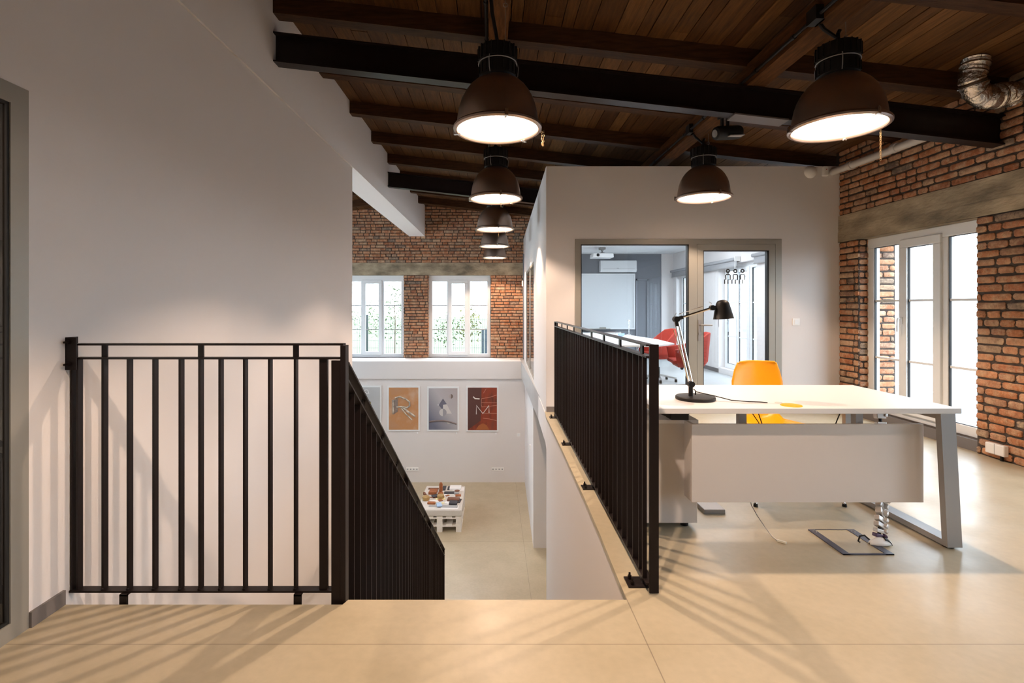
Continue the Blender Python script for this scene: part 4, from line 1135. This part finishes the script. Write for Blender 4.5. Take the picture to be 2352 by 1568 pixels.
def red_chair():
    r = thing('swivel_chair', (0, 0, 0), '', 'chair', 'red swivel chairs around the meeting table')
    # tub: seat and angular winged back, faces +Y
    mb = MB()
    prof = [(-1.0, .24, .66), (-.92, -.02, .70), (-.66, -.22, .875), (-.30, -.29, .90), (.30, -.29, .90), (.66, -.22, .875), (.92, -.02, .70), (1.0, .24, .66)]
    rim = [Vector((p[0] * .31, p[1], p[2])) for p in prof]
    mid = [Vector((p[0] * .285, p[1] * .88, .48)) for p in prof]
    low = [Vector((p[0] * .19, p[1] * .72, .405)) for p in prof]
    V = rim + mid + low; n = 8; Fs = []
    for i in range(n - 1):
        Fs += [(i, i + 1, n + i + 1, n + i), (n + i, n + i + 1, 2 * n + i + 1, 2 * n + i)]
    Fs.append(tuple(range(2 * n, 3 * n)))
    mb.add(V, Fs); mb.build('tub_shell', 'red', r, solid=.035, bevel=.012, smooth=True)
    mb = MB(); mb.box(-.24, .24, -.20, .25, .44, .50); mb.build('seat_cushion', 'red', r, bevel=.03)
    MB().tube([(0, 0, .10), (0, 0, .24)], .028, 12).build('gas_lift', 'black', r, smooth=True)
    MB().tube([(0, 0, .24), (0, 0, .40)], .016, 12).build('piston', 'chrome', r, smooth=True)
    MB().box(-.12, .12, -.10, .12, .385, .415).build('tilt_mechanism', 'black', r)
    MB().tube([(.13, .03, .40), (.22, .03, .33)], .025, 8).build('lever', 'black', r)
    for k in range(5):
        a = 2 * math.pi * k / 5 + .3; c, s_ = math.cos(a), math.sin(a)
        lg = MB().bar((c * .02, s_ * .02, .11), (c * .30, s_ * .30, .065), .035, .028).build('base_arm', 'chrome', r)
        MB().lathe([(0, 0), (.022, 0), (.022, .05), (0, .05)], (c * .29, s_ * .29, 0), 10).build('glide', 'black', lg)
    return r
rc0 = red_chair()
rcs = [((2.90, 7.62), 82, 'red swivel tub chair by the meeting table, partly seen through the glazed door'),
       ((2.85, 8.80), 98, 'red swivel tub chair on the window side of the meeting table, behind the tabletop corner'),
       ((1.28, 8.7), -90, 'red swivel tub chair on the far side of the meeting table near the radiator')]
for i, ((x, y), a, lab) in enumerate(rcs):
    o = rc0 if i == 0 else copy_tree(rc0)
    o.location = (x, y, 0); o.rotation_euler = (0, 0, R(a)); o['label'] = lab

# ------------------------------------------------------------------ lower hall: posters, sockets, pallet seat
YL = 12.10; s2 = F / YL
def lx(x): return (x - 1131) / s2
def lz(y): return HZ - (y - 705) / s2
def mix_mat(name, c1, c2, scale, horizontal=False, kind='NOISE', c3=None, extra=None):
    m = bpy.data.materials.new(name); m.use_nodes = True; nt = m.node_tree; n = nt.nodes; l = nt.links
    b = n['Principled BSDF']; b.inputs['Roughness'].default_value = .35
    tc = n.new('ShaderNodeTexCoord')
    if kind == 'NOISE':
        t = n.new('ShaderNodeTexNoise'); t.inputs['Scale'].default_value = scale; t.inputs['Detail'].default_value = 5; f = t.outputs['Fac']
        if extra: mp = n.new('ShaderNodeMapping'); mp.inputs['Scale'].default_value = extra; l.new(tc.outputs['Object'], mp.inputs[0]); l.new(mp.outputs[0], t.inputs['Vector'])
        else: l.new(tc.outputs['Object'], t.inputs['Vector'])
    elif kind == 'WAVE':
        t = n.new('ShaderNodeTexWave'); t.inputs['Scale'].default_value = scale; t.inputs['Distortion'].default_value = 5; f = t.outputs['Fac']; t.bands_direction = 'Z'
        l.new(tc.outputs['Object'], t.inputs['Vector'])
    else:
        mp = n.new('ShaderNodeMapping'); mp.inputs['Rotation'].default_value = extra[0]; mp.inputs['Location'].default_value = extra[1]; mp.inputs['Scale'].default_value = (scale, scale, scale)
        l.new(tc.outputs['Object'], mp.inputs[0]); t = n.new('ShaderNodeTexGradient'); l.new(mp.outputs[0], t.inputs['Vector']); f = t.outputs['Fac']
    rp = n.new('ShaderNodeValToRGB'); e = rp.color_ramp.elements; cs = [c1, c2] + ([c3] if c3 else [])
    while len(e) < len(cs): e.new(.5)
    for i, c in enumerate(cs): e[i].position = (.3 + .4 * i / (len(cs) - 1)) if kind == 'NOISE' else i / (len(cs) - 1); e[i].color = (*c, 1)
    l.new(f, rp.inputs[0]); l.new(rp.outputs[0], b.inputs['Base Color']); return m
PY = YL - .030
def poster(x0, x1, y0, y1, label, m):
    r = thing('framed_poster', ((lx(x0) + lx(x1)) / 2, YL, lz(y1)), label, 'poster', 'framed letter posters')
    mb = MB(); a, b, c, d = lx(x0) - .035, lx(x1) + .035, lz(y1) - .035, lz(y0) + .035
    mb.box(a, b, YL - .022, YL, c, d); mb.build('mount_board', 'pvc', r)
    MB().box(lx(x0), lx(x1), YL - .026, YL - .022, lz(y1), lz(y0)).build('print', m, r)
    MB().box(lx(x1) - .035, lx(x1) - .01, YL - .006, YL, lz(y1) - .10, lz(y1) - .06).build('caption_tag', 'paper', r)
    return r
def pt(x, y, d=0.0): return Vector((lx(x), PY - d, lz(y)))
def Z6(x, y): return (810 + x / 6.72, 870 + y / 6.72)
def shape(name, m, par, pts, d=0.0, t=.002):
    P = [pt(*Z6(*p)) for p in pts]
    MB().prism([(p.x, p.z) for p in P], PY - d - t, PY - d, 'y').build(name, m, par)
def stroke(name, m, par, pts, r=.008, d=0.0, closed=False):
    MB().tube([pt(*Z6(*p), d) for p in pts], r, 6, closed=closed).build(name, m, par, smooth=True)
r = poster(893.6, 961.2, 889.5, 986, 'framed poster of a glassy letter R on orange board', mix_mat('poster orange', (.46, .27, .17), (.50, .24, .10), 3, c3=(.56, .38, .27)))
gl = mat('glassy letter', (.52, .47, .40), .25, noise=.5, nscale=14)
gl2 = mat('glassy letter dark', (.24, .19, .17), .3, noise=.3, nscale=14)
shape('letter_shadow', gl2, r, [(610, 320), (700, 310), (700, 500), (640, 540), (620, 500)], 0)
stroke('letter_stroke', gl, r, [(635, 320), (630, 420), (632, 540)], .020, .004)
stroke('letter_stroke', gl, r, [(660, 290), (730, 270), (830, 310), (880, 350), (885, 410), (840, 440), (760, 425), (680, 430)], .022, .004)
stroke('letter_stroke', gl, r, [(770, 430), (860, 500), (970, 575)], .024, .004)
stroke('letter_stroke', gl, r, [(750, 440), (830, 540), (920, 625)], .014, .004)
r = poster(985, 1051, 891, 986, 'framed poster of a grey triangle with circles on a grey blue ground',
           mix_mat('poster grey', (.13, .14, .20), (.45, .43, .45), 1.0, kind='GRAD', c3=(.42, .36, .36), extra=((0, R(35), 0), (.12, 0, 0))))
stroke('shadow_arc', mat('poster dark grey', (.16, .13, .13), .4), r, [(1185, 655), (1300, 640), (1400, 640), (1500, 655), (1605, 690)], .020, .0)
shape('triangle', mat('poster slate', (.14, .14, .19), .4), r, [(1395, 300), (1330, 400), (1395, 480), (1455, 385)], 0)
shape('triangle', mat('poster pale', (.60, .57, .55), .4), r, [(1397, 395), (1455, 385), (1530, 530), (1450, 530), (1397, 455)], .001)
def circ(cx, cy, rr, a0=0, a1=360, n=20): return [(cx + rr * math.cos(R(a0 + (a1 - a0) * k / n)), cy + rr * math.sin(R(a0 + (a1 - a0) * k / n))) for k in range(n + (0 if a1 - a0 == 360 else 1))]
shape('circle', mat('poster mid grey', (.30, .30, .33), .4), r, circ(1395, 512, 57), .003)
shape('half_circle', mat('poster light grey', (.55, .54, .54), .4), r, circ(1395, 512, 56, 90, 270), .006)
shape('half_circle', mat('poster umber', (.16, .12, .11), .4), r, circ(1518, 265, 34, -90, 90), .001)
shape('half_circle', mat('poster haze', (.42, .37, .36), .4), r, circ(1518, 265, 34, 90, 270), .001)
shape('circle', mat('poster haze', (.50, .46, .44), .4), r, circ(1485, 665, 26), .001)
shape('circle', mat('poster haze', (.48, .47, .50), .4), r, circ(1322, 395, 14), .001)
r = poster(1074.5, 1141.5, 889.5, 987, 'framed dark red poster with a silver letter M', mix_mat('poster red', (.10, .03, .02), (.26, .045, .02), 2.2, c3=(.20, .05, .03), extra=(3, 1, 1)))
shape('dark_panel', mat('poster maroon', (.09, .035, .03), .4), r, [(1780, 135), (1990, 135), (1975, 640), (1780, 780)], 0)
wh = mat('letter silver', (.62, .58, .55), .3)
stroke('letter_stroke', wh, r, [(1910, 540), (1912, 405), (2010, 530), (2105, 405), (2105, 520)], .012, .004)
for a in ([(1990, 300), (2100, 285), (2225, 245)], [(1990, 360), (2225, 362)], [(1990, 430), (2225, 405)], [(2010, 525), (2225, 528)], [(2010, 600), (2120, 615), (2225, 640)], [(1990, 300), (1985, 400), (2000, 430)], [(2020, 215), (2060, 150)]):
    stroke('light_streak', mat('streak', (.50, .22, .16), .4), r, a, .0045, .001)
stroke('light_streak', wh, r, [(1860, 270), (1890, 300), (1960, 305)], .016, .002)
shape('orange_glow', mat('poster orange patch', (.34, .10, .03), .4), r, [(1900, 780), (1950, 710), (2010, 680), (2070, 710), (2110, 780)], .001)
r = poster(806, 873, 888.5, 987, 'framed grey poster with yellow tape and a white outline shape, partly behind the stair rail', mix_mat('poster pale grey', (.42, .43, .44), (.52, .53, .54), 2))
stroke('outline_shape', 'paper', r, [(185, 180), (210, 165), (240, 170), (255, 220), (225, 222), (190, 200)], .007, .002, True)
ye = mat('yellow tape', (.75, .62, .03), .5); bk = mat('black mark', (.03, .03, .03), .5)
shape('yellow_tape', ye, r, [(130, 350), (285, 360), (285, 425), (130, 430)], 0)
shape('yellow_tape', ye, r, [(180, 455), (325, 455), (320, 550), (180, 550)], 0)
stroke('black_mark', bk, r, [(200, 345), (215, 360)], .009, .002)
stroke('black_mark', bk, r, [(275, 345), (280, 360)], .009, .002)
stroke('black_mark', bk, r, [(215, 405), (255, 405)], .006, .002)
stroke('black_mark', bk, r, [(265, 495), (295, 485), (295, 525)], .007, .002)
stroke('black_mark', bk, r, [(270, 420), (285, 415)], .007, .002)

plate(lx(947), YL, lz(1077), .29, .085, 'wall_socket', 'white row of four sockets low on the far wall above the pallet seat', 4, cat='socket')
plate(lx(1143), YL, lz(1077), .29, .085, 'wall_socket', 'white row of four sockets low on the far wall by the corner', 4, cat='socket')
plate(lx(1191), YL, lz(998), .085, .085, 'light_switch', 'small white switch on the far lower wall beside the corner')
r = thing('wall_socket', (XV(9.6), 9.6, FL + 1.15), 'tiny white switch on the lower side wall near the passage', 'socket')
MB().box(XV(9.6) - .02, XV(9.6), 9.56, 9.64, -1.40, -1.31).build('cover_plate', 'plate', r)
r = thing('wall_sensor', (XV(12.6), 12.6, 1.8), 'small white sensor at the end of the meeting room wall by the bricks', 'sensor')
MB().box(XV(12.6) - .05, XV(12.6), 12.5, 12.65, 1.78, 1.92).build('housing', 'plate', r, bevel=.01)

# pallet seat: two white pallets and a cushion
D = 4.14
def lo(x, y, h=0.0):     # point on a level h above the lower floor
    Y = (D - h) * F / (y - 705); return Vector(((x - 1131) / F * Y, Y, FL + h))
PX1 = lo(1060, 1219).x; PY0 = 9.42; PW, PL_ = .80, 1.25
PX0 = PX1 - PW; PY1 = PY0 + PL_; hp = .144
sk = .0
def pallet(z, label):
    r = thing('wooden_pallet', ((PX0 + PX1) / 2, (PY0 + PY1) / 2, z), label, 'pallet', 'white pallets')
    for x in (PX0, (PX0 + PX1) / 2 - .05, PX1 - .10):
        for y in (PY0, (PY0 + PY1) / 2 - .07, PY1 - .145): MB().box(x, x + .10, y, y + .145, z + .022, z + .10).build('block', 'pallet', r)
        MB().box(x, x + .10, PY0, PY1, z, z + .022).build('bottom_board', 'pallet', r)
    for y in (PY0, (PY0 + PY1) / 2 - .07, PY1 - .145): MB().box(PX0, PX1, y, y + .145, z + .10, z + .122).build('stringer_board', 'pallet', r)
    for k in range(5):
        x = PX0 + k * (PW - .11) / 4; MB().box(x, x + .11, PY0, PY1, z + .122, z + .144).build('deck_board', 'pallet', r)
pallet(FL, 'white painted pallet on the lower floor, under the other pallet')
pallet(FL + hp, 'white painted pallet directly under the grey cushion')
cz = FL + 2 * hp
mb = MB().box(PX0 - .01, PX1 + .01, PY0 - .01, PY1 + .01, cz, cz + .13)
single(mb, 'seat_cushion', 'cushion', 'pale grey cushion on the pallets covered with small leather goods', 'cushion', bevel=.025)
ct = cz + .13; H = ct - FL
def Z10(x, y): return lo(940 + x / 10.46, 1090 + y / 10.46, H)
def item(name, x0, y0, x1, y1, h, m, label, cat, rot=0, lift=0.0):
    a = Z10(x0, y0); b = Z10(x1, y1); c = (a + b) / 2; w = abs(b.x - a.x); d = abs(b.y - a.y)
    mb = MB().cbox((c.x, c.y, ct + lift + h / 2), (max(w, .02), max(d, .02), h), Matrix.Rotation(R(rot), 4, 'Z'))
    single(mb, name, m, label, cat, 'goods laid out on the cushion', bevel=min(.006, h * .3))
item('notebook', 810, 275, 870, 380, .012, 'dark', 'black notebook at the back of the cushion beside the tan bottle', 'notebook')
item('paper_box', 985, 285, 1240, 370, .035, 'paper', 'white open box at the back corner of the cushion', 'box')
item('paper_sheet', 1060, 300, 1310, 385, .004, 'paper', 'white sheet beneath the white box at the back of the cushion', 'paper')
item('notebook', 930, 290, 975, 370, .014, 'dark', 'narrow black notebook pushed against the white box', 'notebook')
p = Z10(760, 400); single(MB().lathe([(0, 0), (.034, 0), (.036, .01), (.036, .15), (.028, .165), (.022, .18), (.0, .185)], (p.x, p.y, ct), 18), 'leather_bottle', 'leather', 'tall tan leather covered bottle standing at the back of the cushion', 'bottle', smooth=True)
item('leather_strap', 465, 325, 705, 355, .012, 'brown', 'long thin brown strap in the back corner of the cushion', 'strap', 0)
item('leather_box', 495, 395, 655, 480, .05, 'leather', 'tan leather box near the brown strap', 'box', -4)
item('leather_case', 845, 430, 1085, 462, .03, 'dark', 'long dark glasses case in the middle of the cushion', 'case')
item('leather_pouch', 1085, 430, 1195, 475, .03, 'grey_paper', 'dark grey pouch at the end of the long glasses case', 'pouch')
p = Z10(1150, 425); single(MB().lathe([(0, 0), (.05, 0), (.052, .008), (.0, .012)], (p.x, p.y, ct + .031), 18), 'round_tin', 'brown', 'round brown tin lying on the dark grey pouch', 'tin', smooth=True)
item('leather_purse', 1110, 492, 1240, 525, .025, 'leather', 'small tan purse near the edge of the cushion', 'purse', 5)
item('leather_purse', 700, 445, 810, 475, .028, 'leather', 'small brown purse behind the wooden pot', 'purse', -8)
item('leather_pouch', 560, 500, 690, 560, .03, 'dark', 'dark pouch between the two wooden pots', 'pouch', 25)
p = Z10(755, 560); single(MB().lathe([(0, 0), (.065, 0), (.07, .02), (.07, .055), (.06, .065), (0, .066)], (p.x, p.y, ct), 20), 'wooden_pot', 'wood', 'pale wooden pot in the middle of the cushion', 'pot', smooth=True)
p = Z10(400, 610); single(MB().lathe([(0, 0), (.06, 0), (.072, .03), (.07, .07), (.05, .085), (0, .086)], (p.x, p.y, ct), 20), 'wooden_pot', 'wood', 'round wooden pot at the side of the cushion nearest the stair rail', 'pot', smooth=True)
item('leather_strap', 480, 545, 650, 560, .010, 'leather', 'thin tan strap lying beside the dark pouch', 'strap', -18)
item('leather_strap', 360, 470, 390, 530, .05, 'brown', 'brown strap bundle behind the round wooden pot', 'strap', 20)
item('cloth', 640, 560, 860, 605, .006, 'cream', 'cream yellow cloth under the central wooden pot', 'cloth', 8)
item('leather_tag', 700, 600, 790, 640, .010, 'leather', 'tan leather tag in front of the central wooden pot', 'tag', 30, .007)
item('white_card', 500, 610, 700, 660, .006, 'paper', 'white card in front of the round wooden pot', 'card', 6)
item('white_card', 800, 470, 880, 520, .006, 'paper', 'small white card behind the brown wallet', 'card', -20)
item('leather_strap', 870, 490, 960, 515, .008, 'leather', 'looped tan strap below the long glasses case', 'strap', 35)
item('leather_wallet', 925, 575, 1200, 640, .035, 'brown', 'large brown wallet on the cushion', 'wallet', -3)
item('leather_purse', 445, 680, 620, 715, .035, 'leather', 'tan leather purse near the front edge of the cushion', 'purse', -6)
item('leather_wallet', 970, 660, 1150, 735, .04, 'dark', 'black wallet near the front edge of the cushion', 'wallet', -3)
item('white_card', 640, 670, 840, 700, .006, 'cream', 'pale green card near the front edge of the cushion', 'card', 10)
item('cloth', 670, 700, 770, 790, .020, 'blue', 'pale blue cloth hanging at the front of the cushion', 'cloth', 12, .012)
item('magazine', 475, 740, 670, 775, .008, 'grey_paper', 'grey magazine at the front of the cushion', 'magazine', -2)
item('magazine', 770, 745, 1160, 795, .012, 'grey_paper', 'grey magazine below the black wallet', 'magazine', -3)
item('paper_sheet', 780, 735, 1180, 820, .004, 'paper', 'white sheet under the grey magazine at the front', 'paper', -3)
item('pen', 890, 650, 960, 715, .012, 'paper', 'white pen beside the black wallet', 'pen', 50)
item('phone', 1190, 590, 1235, 680, .014, 'dark', 'black phone beside the brown wallet', 'phone', -8)

# ------------------------------------------------------------------ outside
r = struct_root('ground_outside', (0, 0, -.3))
MB().box(XR + WT, 60, -20, 60, -.35, -.30).build('asphalt', 'asphalt', r)
for k in range(4):
    MB().bar((7 + k * 5, 2, -.295), (10.5 + k * 5, 26, -.295), .12, .01).build('road_line', 'roadline', r)
MB().box(11.5, 60, 15, 16.0, -.30, -.18).build('kerb', 'facade', r)
mb = MB(); mb.grid(lambda u, v: Vector((-30 + 34 * u, YF + .45 + 20 * v, -.45 + 1.35 * max(0, v * 2.2 - .25) * (1 if v < .55 else 1) * (.55 + .5 * u) if v < .55 else -.45 + 1.35 * .96 * (.55 + .5 * u))), 24, 24)
o = mb.build('lawn', 'grass', None); o['kind'] = 'stuff'; o['label'] = 'pale green lawn rising outside the far windows'
def building(name, x0, x1, y0, y1, z1, label, face, nw, nz, m='facade'):
    r = thing(name, ((x0 + x1) / 2, (y0 + y1) / 2, -.4), label, 'building')
    MB().box(x0, x1, y0, y1, -.5, z1).build('walls', m, r)
    MB().box(x0 - .2, x1 + .2, y0 - .2, y1 + .2, z1, z1 + .25).build('roof', 'fabric_grey', r)
    for i in range(nw):
        for j in range(nz):
            z = 1.8 + j * 3
            if face == 'x':
                y = y0 + (y1 - y0) * (i + .5) / nw; MB().box(x0 - .04, x0 + .02, y - .6, y + .6, z, z + 1.5).build('window', 'pane_out', r)
            else:
                x = x0 + (x1 - x0) * (i + .5) / nw; MB().box(x - .6, x + .6, y0 - .04, y0 + .02, z, z + 1.5).build('window', 'pane_out', r)
building('office_block', 34, 46, 20, 62, 10.5, 'long pale building across the yard, seen through the tall window beside the desk', 'x', 7, 3)
building('warehouse', -26, -3, 40, 52, 7.5, 'pale warehouse beyond the lawn, seen through the far windows', 'y', 5, 1)
building('shed', 3.5, 14, 34, 42, 4.2, 'low pale shed beyond the lawn behind the slatted fence', 'y', 2, 1)
def tree(x, y, z, h, w, n, m, label, seed):
    rnd = random.Random(seed); r = thing('young_tree', (x, y, z), label, 'tree', 'young trees outside the far windows')
    mb = MB(); mb.tube([(x, y, z), (x + .02, y, z + h * .5), (x - .02, y, z + h * .9)], [.022, .016, .006], 7)
    for k in range(8):
        a = rnd.uniform(0, 6.28); q = z + h * rnd.uniform(.35, .8); mb.tube([(x, y, q), (x + math.cos(a) * w * .35, y + math.sin(a) * w * .35, q + h * .16)], [.008, .003], 5)
    mb.build('trunk', 'bark', r)
    mb = MB()
    for k in range(n):
        while True:
            p = Vector((rnd.uniform(-1, 1), rnd.uniform(-1, 1), rnd.uniform(-1, 1)))
            if p.length < 1: break
        c = Vector((x + p.x * w / 2, y + p.y * w / 2, z + h * .62 + p.z * h * .40)); s = rnd.uniform(.03, .06)
        a = Vector((rnd.uniform(-1, 1), rnd.uniform(-1, 1), rnd.uniform(-1, 1))).normalized(); b = a.cross(Vector((rnd.uniform(-1, 1), rnd.uniform(-1, 1), .3))).normalized()
        mb.add([c - a * s, c + b * s * .5, c + a * s, c - b * s * .5], [(0, 1, 2, 3)])
    mb.build('foliage', m, r)
tree(-3.0, 15.7, -.4, 2.4, 1.1, 260, 'leaf', 'slim young tree with sparse green leaves outside the window nearest the wall end', 1)
tree(-4.2, 17.2, -.3, 1.8, 1.2, 260, 'leaf', 'low leafy sapling outside the window, further from the glass', 2)
tree(-1.45, 16.6, -.4, 1.5, .8, 200, 'leaf', 'small green sapling by the fence post outside the middle window', 3)
tree(-.72, 15.7, -.4, 1.75, .8, 240, 'leaf_yellow', 'young tree with yellowing leaves outside the middle window', 4)
tree(-2.15, 16.2, -.4, 1.2, .8, 200, 'leaf', 'short bushy sapling close to the window by the brick pier', 5)
r = thing('mesh_fence', (-3, 14.7, -.4), 'welded wire mesh fence on thin posts outside the far windows', 'fence')
mb = MB()
for k in range(170): mb.cyl((-8.5 + k * .06, 14.7, -.4), (-8.5 + k * .06, 14.7, .95), .0035, 4)
for k in range(7): mb.cyl((-8.5, 14.7, -.3 + k * .2), (1.7, 14.7, -.3 + k * .2), .004, 4)
mb.build('wire_mesh', 'fence', r)
for x in (-8.5, -6, -3.6, -1.28, .0, 1.7): MB().box(x - .03, x + .03, 14.67, 14.73, -.45, 1.05).build('post', 'fence', r)
r = thing('slatted_fence', (.1, 16, -.4), 'blue grey slatted fence standing beyond the mesh fence', 'fence')
mb = MB()
for k in range(14): mb.bar((-.30 + k * .10, 16.0 + k * .16, -.4), (-.30 + k * .10, 16.0 + k * .16, .58 + k * .012), .085, .02, up=(.5, .8, 0))
mb.build('slats', 'slate', r)

r = thing('fill_light', (-2.6, 1.3, 2.4), 'added plain round fill light in the side room behind the dark framed glass', 'fill light')  # added lamp, lightens what shows through the dark glass
MB().lathe([(0, 0), (.16, 0), (.17, .03), (.15, .06), (0, .06)], (-2.6, 1.3, 2.4), 24).build('housing', 'pvc', r)
MB().tube([(-2.6, 1.3, 2.46), (-2.6, 1.3, 3.6)], .01, 6).build('rod', 'black', r)
d = bpy.data.lights.new('bulb', 'POINT'); d.energy = 9; d.color = (1, .8, .6); d.shadow_soft_size = .08
o = bpy.data.objects.new('bulb', d); o.location = (0, 0, -.12); o.parent = r; col.objects.link(o)
